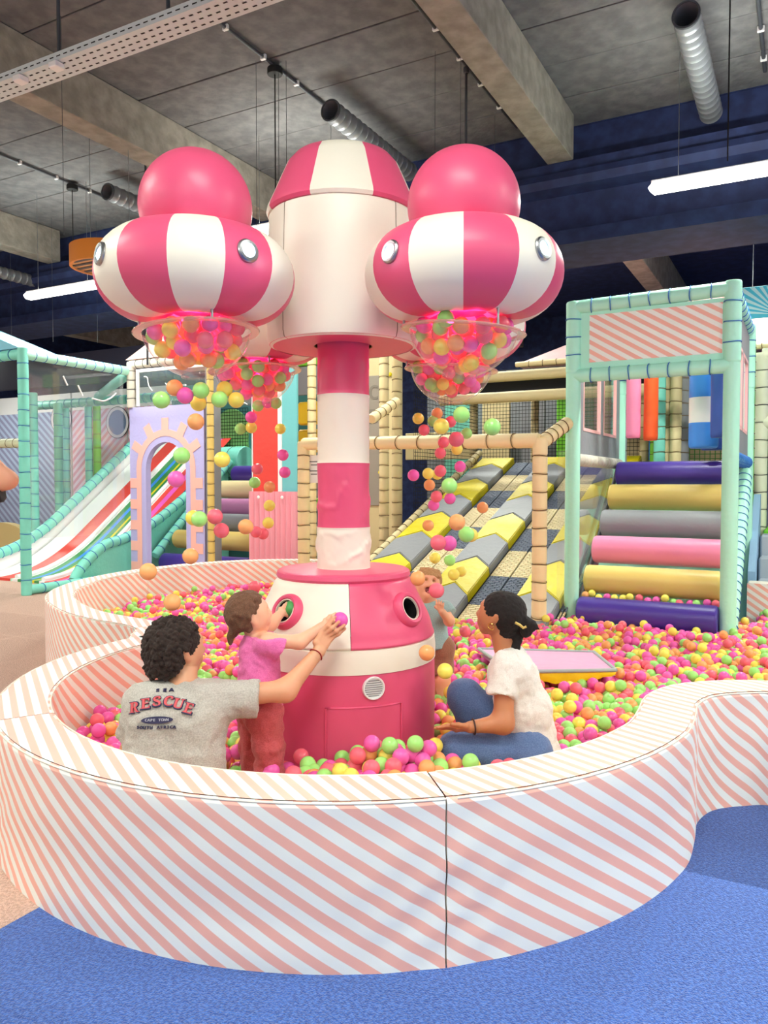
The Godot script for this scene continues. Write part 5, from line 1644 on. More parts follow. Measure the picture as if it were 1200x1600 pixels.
func man() -> void:
	var t := thing("person", "person with dark curly hair in grey printed T-shirt, back turned, reaching to the fountain", "person", Vector3(-2.2387, 0.1117, -2.3264))
	var sk := skin(rgb8(222, 160, 124))
	var hc: Vector3 = Vector3(-2.2682, 0.8104, -2.4078)
	var f := (CF * 0.62 + CR * 0.78 + UP3 * 0.12).normalized()
	var u := (UP3 - f * f.dot(UP3)).normalized()
	var sl: Vector3 = Vector3(-2.3333, 0.6263, -2.2740)
	var sr: Vector3 = Vector3(-2.1037, 0.6311, -2.4210)
	var el: Vector3 = Vector3(-1.8647, 0.6490, -2.5966)
	var wr: Vector3 = Vector3(-1.8017, 0.7879, -2.7502)
	var neck: Vector3 = Vector3(-2.2308, 0.6831, -2.3773)
	var hipl: Vector3 = Vector3(-2.2596, 0.1763, -2.2495)
	var hipr: Vector3 = Vector3(-2.1206, 0.1763, -2.3247)
	var torso := [[Vector3(-2.2839, 0.5622, -2.2866), Vector3(-2.1323, 0.5643, -2.3801), 0.112, 0.112], [Vector3(-2.2634, 0.3928, -2.2565), Vector3(-2.1290, 0.3893, -2.3404), 0.118, 0.118], [hipl, hipr, 0.125, 0.125], [sl, sr, 0.058, 0.058], [Vector3(-2.2690, 0.5139, -2.2813), hipl, 0.11, 0.12], [Vector3(-2.1336, 0.5139, -2.3545), hipr, 0.11, 0.12], [neck + Vector3(0, -0.05, 0), Vector3(-2.2970, 0.6314, -2.2938), 0.05, 0.055], [neck + Vector3(0, -0.05, 0), Vector3(-2.1222, 0.6390, -2.4000), 0.05, 0.055]]
	var body := MB.new()
	var kl: Vector3 = Vector3(-2.5281, 0.1292, -2.5575)
	var kr: Vector3 = Vector3(-2.2875, 0.1292, -2.6875)
	var bb := [[Vector3(-2.2910, 0.5463, -2.2935), Vector3(-2.1389, 0.5510, -2.3873), 0.09, 0.09], [Vector3(-2.2590, 0.3637, -2.2691), Vector3(-2.1422, 0.3600, -2.3435), 0.09, 0.09], [hipl, hipr, 0.1, 0.1], [Vector3(-2.2156, 0.5365, -2.3225), Vector3(-2.1886, 0.2145, -2.2896), 0.1, 0.1], [sl, sr, 0.045, 0.045], [Vector3(-2.2112, 0.6311, -2.3630), Vector3(-2.2462, 0.7469, -2.4171), 0.06, 0.055], [sr, el, 0.052, 0.041], [el, wr, 0.043, 0.027], [sl, Vector3(-2.4158, 0.3966, -2.2880), 0.05, 0.042], [Vector3(-2.4158, 0.3966, -2.2880), Vector3(-2.4711, 0.2083, -2.5006), 0.042, 0.03], [hipl, kl, 0.08, 0.06], [kl, Vector3(-2.3587, 0.1096, -2.7051), 0.055, 0.045], [hipr, kr, 0.08, 0.06], [kr, Vector3(-2.5486, 0.1107, -2.6594), 0.055, 0.045]]
	blob(body, bb, 0.012, 0.04)
	blob(body, head_bones(hc, f, u, 1.0) + [[hc - u * 0.05 - f * 0.02, Vector3(-2.2359, 0.6990, -2.3979), 0.055, 0.056]], 0.005, 0.02)
	# right hand cupping the pink ball with the child
	var bc: Vector3 = Vector3(-1.7566, 0.9102, -2.8479)
	var side := (CR * -0.45 + UP3 * 0.35 - CF * 0.2).normalized()
	var palm: Vector3 = Vector3(-1.7928, 0.8498, -2.7917)
	blob(body, hand_bones(wr, palm, side, [bc + (-CR * 0.6 - CF * 0.75 + UP3 * 0.3).normalized() * 0.041, bc + (-CF * 1.0 - CR * 0.05).normalized() * 0.041, bc + (-CF * 0.8 + CR * 0.5 - UP3 * 0.4).normalized() * 0.042, bc + (-CF * 0.3 + CR * 0.5 - UP3 * 0.8).normalized() * 0.043], bc + (-CR * 0.9 + UP3 * 0.1 - CF * 0.2).normalized() * 0.043, 1.0) + [[el.lerp(wr, 0.85), wr, 0.0295, 0.027]], 0.0035, 0.008)
	part(t, "body", body.mesh(), sk)
	# T-shirt
	var shirt := torso + [[sr - CR * 0.02, Vector3(-1.9490, 0.6204, -2.5270), 0.078, 0.077, 1], [sl, Vector3(-2.4065, 0.4688, -2.2733), 0.066, 0.062, 1]]
	var gm := cloth(rgb8(172, 166, 158), rgb8(198, 192, 184), 5.0)
	part(t, "t_shirt", blob_mesh(shirt, 0.0075, 0.05, 0.010, 11.0, [[Vector3(-2.2427, 0.6885, -2.3938) + Vector3(0, 0.012, 0), Vector3(0, 1, 0)]]), gm)
	var cb := []
	for i in 20:
		var a := TAU * i / 20
		cb.append(Vector3(-2.2310, 0.6858, -2.3887) + CR * cos(a) * 0.068 + CF * sin(a) * 0.068 + Vector3(0, 0.004 * sin(a), 0))
	var cm := MB.new()
	cm.tube(cb, 0.010, 8, false, true)
	part(t, "collar", cm.mesh(), gm)
	part(t, "trousers", blob_mesh([[hipl, hipr, 0.13, 0.13], [hipl, kl, 0.098, 0.078], [kl, Vector3(-2.3587, 0.1096, -2.7051), 0.072, 0.06], [hipr, kr, 0.098, 0.078], [kr, Vector3(-2.5486, 0.1107, -2.6594), 0.072, 0.06]], 0.014, 0.04, 0.0, 1.0, [[hipl + Vector3(0, 0.06, 0), Vector3(0, 1, 0)]]), cloth(rgb8(46, 52, 70), rgb8(60, 66, 86)))
	# curly hair
	var hair := hair_lumps(hc - f * 0.012, f, u, 1.0, 520, 0.112, 0.0135, 3, -0.9)
	hair.append_array(hair_lumps(hc - u * 0.062 - f * 0.042, f, u, 1.0, 240, 0.082, 0.013, 13, -0.55))
	hair.append([hc + u * 0.03, hc + u * 0.02 - f * 0.03, 0.095, 0.098])
	hair.append([hc - u * 0.02 - f * 0.05, hc - u * 0.075 - f * 0.05, 0.07, 0.045])
	part(t, "hair", blob_mesh(hair, 0.0042, 0.002, 0.004, 70.0), cloth(rgb8(26, 17, 14), rgb8(56, 37, 28), 9.0, 0.1))
	# wristband
	var wx := along(el.lerp(wr, 0.93), wr - el)
	var ring := []
	for i in 16: ring.append(wx * Vector3(cos(TAU * i / 16) * 0.031, 0.004 * sin(TAU * i / 8), sin(TAU * i / 16) * 0.031))
	var wm := MB.new()
	wm.tube(ring, 0.0028, 6, false, true)
	part(t, "wristband", wm.mesh(), plain(rgb8(150, 30, 28), 0.7))
	# print on the back, laid on the cloth
	var bn := (-CF + CR * -0.05).normalized()
	var bx := CR
	var put := func(u_: float, v_: float, turn: float, h: float, ch: String, fnt: Font, m: Material, dep: float, sx: float) -> void:
		var base: Vector3 = Vector3(-2.1787, 0.6282, -2.1984) + bx * u_ + Vector3(0, v_, 0)
		var p := base
		for it in 24:
			var d := field(p, shirt, 0.05)
			if d < 0.0015: break
			p -= bn * d * 0.8
		var e := 0.004
		var n := Vector3(field(p + Vector3(e, 0, 0), shirt, 0.05) - field(p - Vector3(e, 0, 0), shirt, 0.05), field(p + Vector3(0, e, 0), shirt, 0.05) - field(p - Vector3(0, e, 0), shirt, 0.05), field(p + Vector3(0, 0, e), shirt, 0.05) - field(p - Vector3(0, 0, e), shirt, 0.05)).normalized()
		var xf := facing(p + n * 0.005, n)
		xf.basis = xf.basis * Basis(Vector3(0, 0, 1), turn) * Basis.from_scale(Vector3(sx, 1, 1))
		var o: MeshInstance3D
		if ch == "":
			var ob := MB.new()
			ob.lathe([Vector2(0, 0.003), Vector2(0.055, 0.003), Vector2(0.06, 0.001), Vector2(0.06, -0.006)], 36, 0, TAU, Transform3D(Basis(Vector3(1, 0, 0), Vector3(0, 0, 1), Vector3(0, -0.23, 0)), Vector3.ZERO))
			o = part(t, "print_oval", ob.mesh(), m, xf)
		else:
			var tm := TextMesh.new()
			tm.text = ch
			tm.font = fnt
			tm.font_size = 64
			tm.pixel_size = h / 46.0
			tm.depth = dep
			tm.curve_step = 4.0
			o = part(t, "print_letter", tm, m, xf)
	var navy_ink := plain(rgb8(52, 50, 84), 0.8)
	var red_ink := plain(rgb8(206, 84, 90), 0.8)
	var word := "RESCUE"
	for i in 6:
		var x := -0.104 + i * 0.0425
		var arc := 0.024 * (1.0 - pow(x / 0.11, 2.0)) - 0.008
		put.call(x, arc, -x * 2.4, 0.047, word[i], font_serif, navy_ink, 0.006, 1.12)
		put.call(x, arc + 0.0006, -x * 2.4, 0.040, word[i], font_serif, red_ink, 0.0085, 1.08)
	var sea := "SEA"
	for i in 3: put.call(-0.028 + i * 0.026, 0.05, 0.0, 0.013, sea[i], font_sans, navy_ink, 0.006, 1.7)
	put.call(-0.008, -0.044, 0.0, 0.0, "", font_sans, navy_ink, 0.004, 1.0)
	var ct := "CAPE TOWN"
	for i in ct.length():
		if ct[i] != " ": put.call(-0.047 + i * 0.0098, -0.044, 0.0, 0.0095, ct[i], font_sans, plain(rgb8(176, 176, 190), 0.8), 0.014, 1.2)
	var sa := "SOUTH AFRICA"
	for i in sa.length():
		if sa[i] != " ": put.call(-0.077 + i * 0.0125, -0.07, 0.0, 0.011, sa[i], font_sans, navy_ink, 0.006, 1.25)

func girl() -> void:
	var t := thing("person", "small child in pink T-shirt and red trousers pushing a green ball into fountain", "person", Vector3(-2.0425, 0.1619, -2.6621))
	var sk := skin(rgb8(238, 178, 146))
	var hc: Vector3 = Vector3(-2.0997, 0.9295, -2.6632)
	var f := (CR * 0.86 + CF * 0.34 + UP3 * 0.26).normalized()
	var u := (UP3 - f * f.dot(UP3)).normalized()
	var s := 0.83
	var shn: Vector3 = Vector3(-1.9874, 0.8333, -2.6403)
	var shf: Vector3 = Vector3(-2.1182, 0.8227, -2.7398)
	var eln: Vector3 = Vector3(-1.8740, 0.8285, -2.7128)
	var wrn: Vector3 = Vector3(-1.8014, 0.8945, -2.8003)
	var elf: Vector3 = Vector3(-2.1004, 0.8713, -2.8196)
	var wrf: Vector3 = Vector3(-2.0869, 0.9106, -2.8741)
	var hipn: Vector3 = Vector3(-2.0086, 0.5300, -2.6389)
	var hipf: Vector3 = Vector3(-2.1101, 0.5034, -2.7081)
	var kn: Vector3 = Vector3(-1.9929, 0.3825, -2.6526)
	var kf: Vector3 = Vector3(-2.1138, 0.3595, -2.7114)
	var fn: Vector3 = Vector3(-1.9997, 0.2110, -2.6646)
	var ff: Vector3 = Vector3(-2.1168, 0.1725, -2.7134)
	var body := MB.new()
	blob(body, [[Vector3(-2.0582, 0.7832, -2.6795), Vector3(-2.0546, 0.5761, -2.6728), 0.07, 0.075], [shn, shf, 0.035, 0.035], [Vector3(-2.0735, 0.8246, -2.6730), Vector3(-2.0914, 0.8743, -2.6654), 0.036, 0.036], [shn, eln, 0.034, 0.028], [eln, wrn, 0.029, 0.02], [shf, elf, 0.034, 0.028], [elf, wrf, 0.029, 0.02], [hipn, hipf, 0.06, 0.06], [hipn, kn, 0.05, 0.042], [kn, fn, 0.042, 0.03], [hipf, kf, 0.05, 0.042], [kf, ff, 0.042, 0.03], [fn, fn + CR * 0.06, 0.026, 0.022], [ff, ff + CR * 0.06, 0.026, 0.022]], 0.009, 0.025)
	blob(body, head_bones(hc, f, u, s) + [[hc - u * 0.05, Vector3(-2.0786, 0.8384, -2.6708), 0.042, 0.04]], 0.005, 0.02)
	var bc: Vector3 = Vector3(-1.7566, 0.9102, -2.8479)
	var sd := (UP3 * 0.8 - CR * 0.4).normalized()
	blob(body, hand_bones(wrn, wrn.lerp(bc, 0.42), sd, [bc + (UP3 * 0.8 - CR * 0.45 - CF * 0.3).normalized() * 0.04, bc + (UP3 * 0.5 - CR * 0.4 - CF * 0.75).normalized() * 0.04, bc + (UP3 * 0.1 - CR * 0.5 - CF * 0.8).normalized() * 0.04, bc + (-UP3 * 0.3 - CR * 0.75 - CF * 0.5).normalized() * 0.04], bc + (UP3 * 0.5 - CR * 0.6 + CF * 0.5).normalized() * 0.041, 0.66) + [[eln.lerp(wrn, 0.8), wrn, 0.022, 0.019]], 0.0035, 0.006)
	var gc: Vector3 = Vector3(-2.0745, 0.9246, -2.9269)
	blob(body, hand_bones(wrf, wrf.lerp(gc, 0.4), sd, [gc + (UP3 * 0.75 - CR * 0.3 - CF * 0.5).normalized() * 0.04, gc + (UP3 * 0.5 - CR * 0.6 - CF * 0.55).normalized() * 0.04, gc + (UP3 * 0.0 - CR * 0.75 - CF * 0.6).normalized() * 0.04, gc + (-UP3 * 0.4 - CR * 0.7 - CF * 0.5).normalized() * 0.04], gc + (-UP3 * 0.75 - CR * 0.2 - CF * 0.5).normalized() * 0.041, 0.66) + [[elf.lerp(wrf, 0.8), wrf, 0.022, 0.019]], 0.0035, 0.006)
	part(t, "body", body.mesh(), sk)
	var pk := cloth(rgb8(226, 100, 166), rgb8(240, 124, 184))
	part(t, "t_shirt", blob_mesh([[Vector3(-2.0608, 0.7915, -2.6785), Vector3(-2.0564, 0.5430, -2.6705), 0.083, 0.102, 1], [shn, shf, 0.046, 0.046], [shn, Vector3(-1.9357, 0.8041, -2.6784), 0.05, 0.056, 1], [shf, Vector3(-2.1020, 0.8481, -2.7837), 0.046, 0.05, 1]], 0.0065, 0.03, 0.009, 14.0, [[hc - u * 0.085, UP3]]), pk)
	part(t, "trousers", blob_mesh([[hipn, hipf, 0.084, 0.084], [hipn, kn, 0.075, 0.064], [kn, fn, 0.064, 0.062, 1], [hipf, kf, 0.075, 0.064], [kf, ff, 0.064, 0.062, 1]], 0.0075, 0.025, 0.012, 14.0), cloth(rgb8(188, 76, 84), rgb8(208, 98, 102)))
	var hair := hair_lumps(hc, f, u, s, 260, 0.097, 0.013, 9, -0.75)
	hair.append([hc + u * 0.026, hc + u * 0.016 - f * 0.028, 0.074, 0.076])
	for i in 6: hair.append([hc - f * (0.07 + i * 0.006) - u * (0.035 + 0.01 * (i % 3)) + CF * (i - 3) * 0.008, hc - f * (0.105 + (i % 2) * 0.008) - u * (0.05 + 0.008 * i), 0.013, 0.006])
	part(t, "hair", blob_mesh(hair, 0.005, 0.012, 0.003, 45.0), cloth(rgb8(84, 54, 38), rgb8(122, 84, 60), 9.0, 0.1))
	eyes(t, hc, f, u, s, rgb8(60, 40, 30))

func eyes(t: Node3D, hc: Vector3, f: Vector3, u: Vector3, s: float, col: Color) -> void:
	var r := f.cross(u).normalized()
	for q in [-1.0, 1.0]:
		var p: Vector3 = hc + (r * q * 0.03 + u * 0.013 + f * 0.076) * s
		var e := MB.new()
		e.ball(p, 0.0105 * s, 12)
		var ey := part(t, "eye", e.mesh(), plain(rgb8(236, 232, 228), 0.2))
		var i := MB.new()
		i.ball(p + f * 0.0066 * s, 0.0055 * s, 10)
		part(ey, "iris", i.mesh(), plain(col, 0.2))
		var b := MB.new()
		b.tube([p + (r * q * -0.016 + u * 0.02 + f * 0.012) * s, p + (u * 0.025 + f * 0.014) * s, p + (r * q * 0.018 + u * 0.019 + f * 0.006) * s], 0.003 * s, 6)
		part(t, "eyebrow", b.mesh(), plain(col, 0.8))

func woman() -> void:
	var t := thing("person", "seated person in white T-shirt and jeans with dark hair tied up, looking left", "person", Vector3(-1.1306, 0.1847, -3.4292))
	var sk := skin(rgb8(196, 128, 88))
	var hc: Vector3 = Vector3(-1.2340, 0.8888, -3.4026)
	var f := (-CR * 0.86 + CF * 0.42 + UP3 * 0.24).normalized()
	var u := (UP3 - f * f.dot(UP3) + CR * 0.04).normalized()
	var shn: Vector3 = Vector3(-1.1705, 0.6814, -3.3145)
	var shf: Vector3 = Vector3(-1.2592, 0.6470, -3.5837)
	var el: Vector3 = Vector3(-1.1559, 0.4410, -3.2441)
	var wr: Vector3 = Vector3(-1.2751, 0.4303, -3.1565)
	var hn: Vector3 = Vector3(-1.0886, 0.2718, -3.3645)
	var hf: Vector3 = Vector3(-1.1563, 0.2264, -3.5535)
	var knee: Vector3 = Vector3(-1.4213, 0.4778, -3.4434)
	var kn2: Vector3 = Vector3(-1.3613, 0.3017, -3.1955)
	var body := MB.new()
	blob(body, [[Vector3(-1.1654, 0.6186, -3.4057), Vector3(-1.2046, 0.5982, -3.5201), 0.09, 0.09], [Vector3(-1.1755, 0.5939, -3.4447), Vector3(-1.1206, 0.2964, -3.4620), 0.1, 0.12], [hn, hf, 0.1, 0.1], [shn, shf, 0.045, 0.045], [Vector3(-1.1847, 0.6682, -3.4428), Vector3(-1.2199, 0.7803, -3.4171), 0.05, 0.048], [shn, el, 0.048, 0.044], [el, wr, 0.045, 0.026], [shf, Vector3(-1.3394, 0.3781, -3.6087), 0.045, 0.04], [Vector3(-1.3394, 0.3781, -3.6087), Vector3(-1.4502, 0.3464, -3.5475), 0.038, 0.028], [hf, knee, 0.085, 0.06], [knee, Vector3(-1.3798, 0.1966, -3.4996), 0.055, 0.04], [hn, kn2, 0.08, 0.06], [kn2, Vector3(-1.2555, 0.2220, -3.3860), 0.052, 0.04]], 0.011, 0.035)
	blob(body, head_bones(hc, f, u, 0.93) + [[hc - u * 0.05 - f * 0.02, Vector3(-1.2139, 0.7388, -3.4186), 0.05, 0.05]], 0.005, 0.02)
	blob(body, hand_bones(wr, wr - CR * 0.06 - UP3 * 0.006, (UP3 * 0.5 - CF * 0.8).normalized(), [wr - CR * 0.145 + UP3 * 0.004 - CF * 0.02, wr - CR * 0.155 - UP3 * 0.004, wr - CR * 0.145 - UP3 * 0.012 + CF * 0.015, wr - CR * 0.125 - UP3 * 0.018 + CF * 0.03], wr - CR * 0.085 + UP3 * 0.022 - CF * 0.03, 0.92) + [[el.lerp(wr, 0.8), wr, 0.03, 0.026]], 0.0035, 0.008)
	part(t, "body", body.mesh(), sk)
	var ws := cloth(rgb8(224, 216, 208), rgb8(240, 234, 228))
	part(t, "t_shirt", blob_mesh([[Vector3(-1.1642, 0.6323, -3.3842), Vector3(-1.2166, 0.5994, -3.5364), 0.098, 0.095], [Vector3(-1.1716, 0.5989, -3.4242), Vector3(-1.1274, 0.4509, -3.4420), 0.112, 0.122], [Vector3(-1.1274, 0.4509, -3.4420), Vector3(-1.1007, 0.2344, -3.4588), 0.122, 0.142, 1], [shn, shf, 0.052, 0.052], [shn, Vector3(-1.1722, 0.5543, -3.2628), 0.062, 0.068, 1], [shf, Vector3(-1.3206, 0.4599, -3.6109), 0.056, 0.06, 1], [Vector3(-1.1846, 0.6653, -3.4427), Vector3(-1.1988, 0.7248, -3.4376), 0.075, 0.06, 1]], 0.0085, 0.04, 0.013, 11.0), ws)
	var jean := cloth(rgb8(76, 100, 146), rgb8(102, 126, 170))
	part(t, "jeans", blob_mesh([[hn, hf, 0.125, 0.125], [hf, knee, 0.105, 0.082], [knee, Vector3(-1.3798, 0.1966, -3.4996), 0.074, 0.06], [hn, kn2, 0.1, 0.078], [kn2, Vector3(-1.2555, 0.2220, -3.3860), 0.07, 0.06]], 0.009, 0.035, 0.008, 9.0), jean)
	# dark hair drawn back into a bun
	var hair := [[hc + u * 0.028 + f * 0.0, hc + u * 0.03 - f * 0.03, 0.089, 0.09], [hc + u * 0.03 - f * 0.025, hc - u * 0.05 - f * 0.045, 0.086, 0.05], [hc - u * 0.02 - f * 0.05, Vector3(-1.1591, 0.7764, -3.4384), 0.05, 0.02]]
	for q in [[hc - f * 0.142 - u * 0.012, 0.032], [hc - f * 0.158 + u * 0.004, 0.025], [hc - f * 0.142 - u * 0.034, 0.024], [hc - f * 0.128 + u * 0.01, 0.026]]: hair.append([q[0], q[0] + CF * 0.02, q[1], q[1]])
	hair.append([hc - f * 0.16 + u * 0.01, hc - f * 0.19 - u * 0.0, 0.016, 0.005])
	for i in 5: hair.append([Vector3(-1.1582, 0.8039, -3.4173) + CR * i * 0.006, Vector3(-1.1695, 0.7472, -3.3974) + CR * i * 0.008 - UP3 * 0.008 * (i % 3), 0.012, 0.004])
	var carve := head_bones(hc, f, u, 0.93)
	hair.append([hc + f * 0.075 - u * 0.03, hc + f * 0.1 + u * 0.0, 0.062, 0.072, 2])
	var side := f.cross(u).normalized()
	for q in [-1.0, 1.0]: hair.append([hc + side * q * 0.09 - u * 0.02 + f * 0.012, hc + side * q * 0.095 - u * 0.05 + f * 0.02, 0.026, 0.03, 2])
	part(t, "hair", blob_mesh(hair, 0.0045, 0.010, 0.004, 40.0), cloth(rgb8(18, 12, 11), rgb8(34, 24, 21), 9.0, 0.08))
	var clip: Vector3 = Vector3(-1.1131, 0.8654, -3.3361)
	part(t, "hair_clip", tube_mesh([clip - CR * 0.02 + UP3 * 0.012, clip + UP3 * 0.002, clip + CR * 0.016 - UP3 * 0.012, clip + CR * 0.03 - UP3 * 0.006], 0.006, 8), plain(rgb8(220, 190, 110), 0.3, 0.6))
	var ep := hc - side * 0.085 - u * 0.04 + f * 0.0
	var ring := []
	for i in 14: ring.append(ep + (f * cos(TAU * i / 14) + UP3 * sin(TAU * i / 14)) * 0.014)
	var em := MB.new()
	em.tube(ring, 0.0025, 6, false, true)
	part(t, "earring", em.mesh(), plain(rgb8(222, 180, 90), 0.25, 1.0))
	var wx := along(el.lerp(wr, 0.9), wr - el)
	var wring := []
	for i in 16: wring.append(wx * Vector3(cos(TAU * i / 16) * 0.032, 0, sin(TAU * i / 16) * 0.032))
	var wm := MB.new()
	wm.tube(wring, 0.004, 6, false, true)
	part(t, "bracelet", wm.mesh(), plain(rgb8(60, 30, 26), 0.5))
	eyes(t, hc, f, u, 0.93, rgb8(40, 26, 20))

func boy() -> void:
	var t := thing("person", "laughing small child in teal T-shirt and brown shorts standing behind the fountain", "person", Vector3(-1.8931, 0.1595, -4.1534))
	var sk := skin(rgb8(236, 172, 138))
	var hc: Vector3 = Vector3(-1.9441, 0.9031, -4.1341)
	var f := (-CF * 0.86 + CR * 0.12 + UP3 * 0.34).normalized()
	var u := (UP3 - f * f.dot(UP3) + CR * 0.16).normalized()
	var s := 0.80
	var shl: Vector3 = Vector3(-2.0122, 0.7612, -4.1368)
	var shr: Vector3 = Vector3(-1.8589, 0.7676, -4.1745)
	var el: Vector3 = Vector3(-1.7959, 0.7064, -4.1150)
	var wr: Vector3 = Vector3(-1.8033, 0.7750, -4.0229)
	var hl: Vector3 = Vector3(-1.9546, 0.5258, -4.1582)
	var hr: Vector3 = Vector3(-1.8729, 0.5300, -4.1797)
	var kr: Vector3 = Vector3(-1.8549, 0.3460, -4.1591)
	var kl: Vector3 = Vector3(-1.9379, 0.3359, -4.1593)
	var body := MB.new()
	blob(body, [[Vector3(-1.9299, 0.7455, -4.1579), Vector3(-1.9067, 0.5565, -4.1626), 0.068, 0.068], [shl, shr, 0.036, 0.036], [Vector3(-1.9373, 0.7833, -4.1555), Vector3(-1.9449, 0.8400, -4.1538), 0.036, 0.036], [shr, el, 0.033, 0.029], [el, wr, 0.029, 0.02], [shl, Vector3(-2.0189, 0.6415, -4.0486), 0.033, 0.028], [Vector3(-2.0189, 0.6415, -4.0486), Vector3(-2.0114, 0.7434, -4.0000), 0.028, 0.02], [hl, hr, 0.06, 0.06], [hr, kr, 0.05, 0.042], [kr, Vector3(-1.8450, 0.1578, -4.1566), 0.042, 0.03], [hl, kl, 0.05, 0.042], [kl, Vector3(-1.9363, 0.1402, -4.1748), 0.042, 0.03]], 0.009, 0.025)
	blob(body, head_bones(hc, f, u, s, true) + [[hc - u * 0.06, Vector3(-1.9409, 0.8022, -4.1543), 0.042, 0.042]], 0.0045, 0.018)
	blob(body, hand_bones(wr, wr + (UP3 * 0.03 - CR * 0.012 - CF * 0.01), (-CR * 0.9 + UP3 * 0.2).normalized(), [wr + UP3 * 0.062 - CR * 0.03 - CF * 0.012, wr + UP3 * 0.066 - CR * 0.016 - CF * 0.018, wr + UP3 * 0.06 - CR * 0.002 - CF * 0.02, wr + UP3 * 0.05 + CR * 0.01 - CF * 0.018], wr + UP3 * 0.03 - CR * 0.04 - CF * 0.02, 0.62) + [[el.lerp(wr, 0.8), wr, 0.022, 0.019]], 0.0035, 0.006)
	part(t, "body", body.mesh(), sk)
	part(t, "t_shirt", blob_mesh([[Vector3(-1.9299, 0.7455, -4.1579), Vector3(-1.9062, 0.5300, -4.1618), 0.08, 0.088, 1], [shl, shr, 0.046, 0.046], [shr, Vector3(-1.8132, 0.7350, -4.1637), 0.046, 0.05, 1], [shl, Vector3(-2.0212, 0.6981, -4.0952), 0.046, 0.05, 1]], 0.007, 0.03, 0.005, 9.0, [[hc - u * 0.10, UP3]]), cloth(rgb8(138, 168, 168), rgb8(160, 188, 186)))
	part(t, "shorts", blob_mesh([[hl, hr, 0.078, 0.078], [hr, Vector3(-1.8596, 0.3812, -4.1694), 0.07, 0.068, 1], [hl, Vector3(-1.9386, 0.3739, -4.1605), 0.07, 0.068, 1]], 0.008, 0.025, 0.006, 9.0), cloth(rgb8(140, 92, 70), rgb8(160, 110, 86)))
	var hair := hair_lumps(hc, f, u, s, 240, 0.094, 0.011, 21, -0.55)
	hair.append([hc + u * 0.026, hc + u * 0.02 - f * 0.02, 0.073, 0.074])
	var r := f.cross(u).normalized()
	for i in 9: hair.append([hc + (r * (i - 4) * 0.016 + u * 0.095 + f * 0.05) * s, hc + (r * (i - 4) * 0.019 + u * 0.05 + f * (0.088 - 0.002 * absf(i - 4.0))) * s, 0.012, 0.008])
	part(t, "hair", blob_mesh(hair, 0.0045, 0.012, 0.003, 45.0), cloth(rgb8(158, 112, 70), rgb8(200, 154, 104), 9.0, 0.1))
	# laughing mouth
	var mb := MB.new()
	mb.ball(hc + (f * 0.066 - u * 0.058) * s, 0.027 * s, 12, Vector3(1.0, 1.0, 1.0))
	var mo := part(t, "mouth", mb.mesh(), plain(rgb8(110, 30, 32), 0.5))
	var tg := MB.new()
	tg.ball(hc + (f * 0.078 - u * 0.072) * s, 0.014 * s, 10)
	part(mo, "tongue", tg.mesh(), plain(rgb8(206, 98, 96), 0.4))
	# eyes squeezed shut
	for q in [-1.0, 1.0]:
		var p: Vector3 = hc + (r * q * 0.032 + u * 0.012 + f * 0.083) * s
		part(t, "eyelid", tube_mesh([p + (-r * 0.014 - u * 0.002) * s, p + (u * 0.005 + f * 0.002) * s, p + (r * 0.014 - u * 0.002) * s], 0.003 * s, 6), plain(rgb8(120, 70, 50), 0.7))

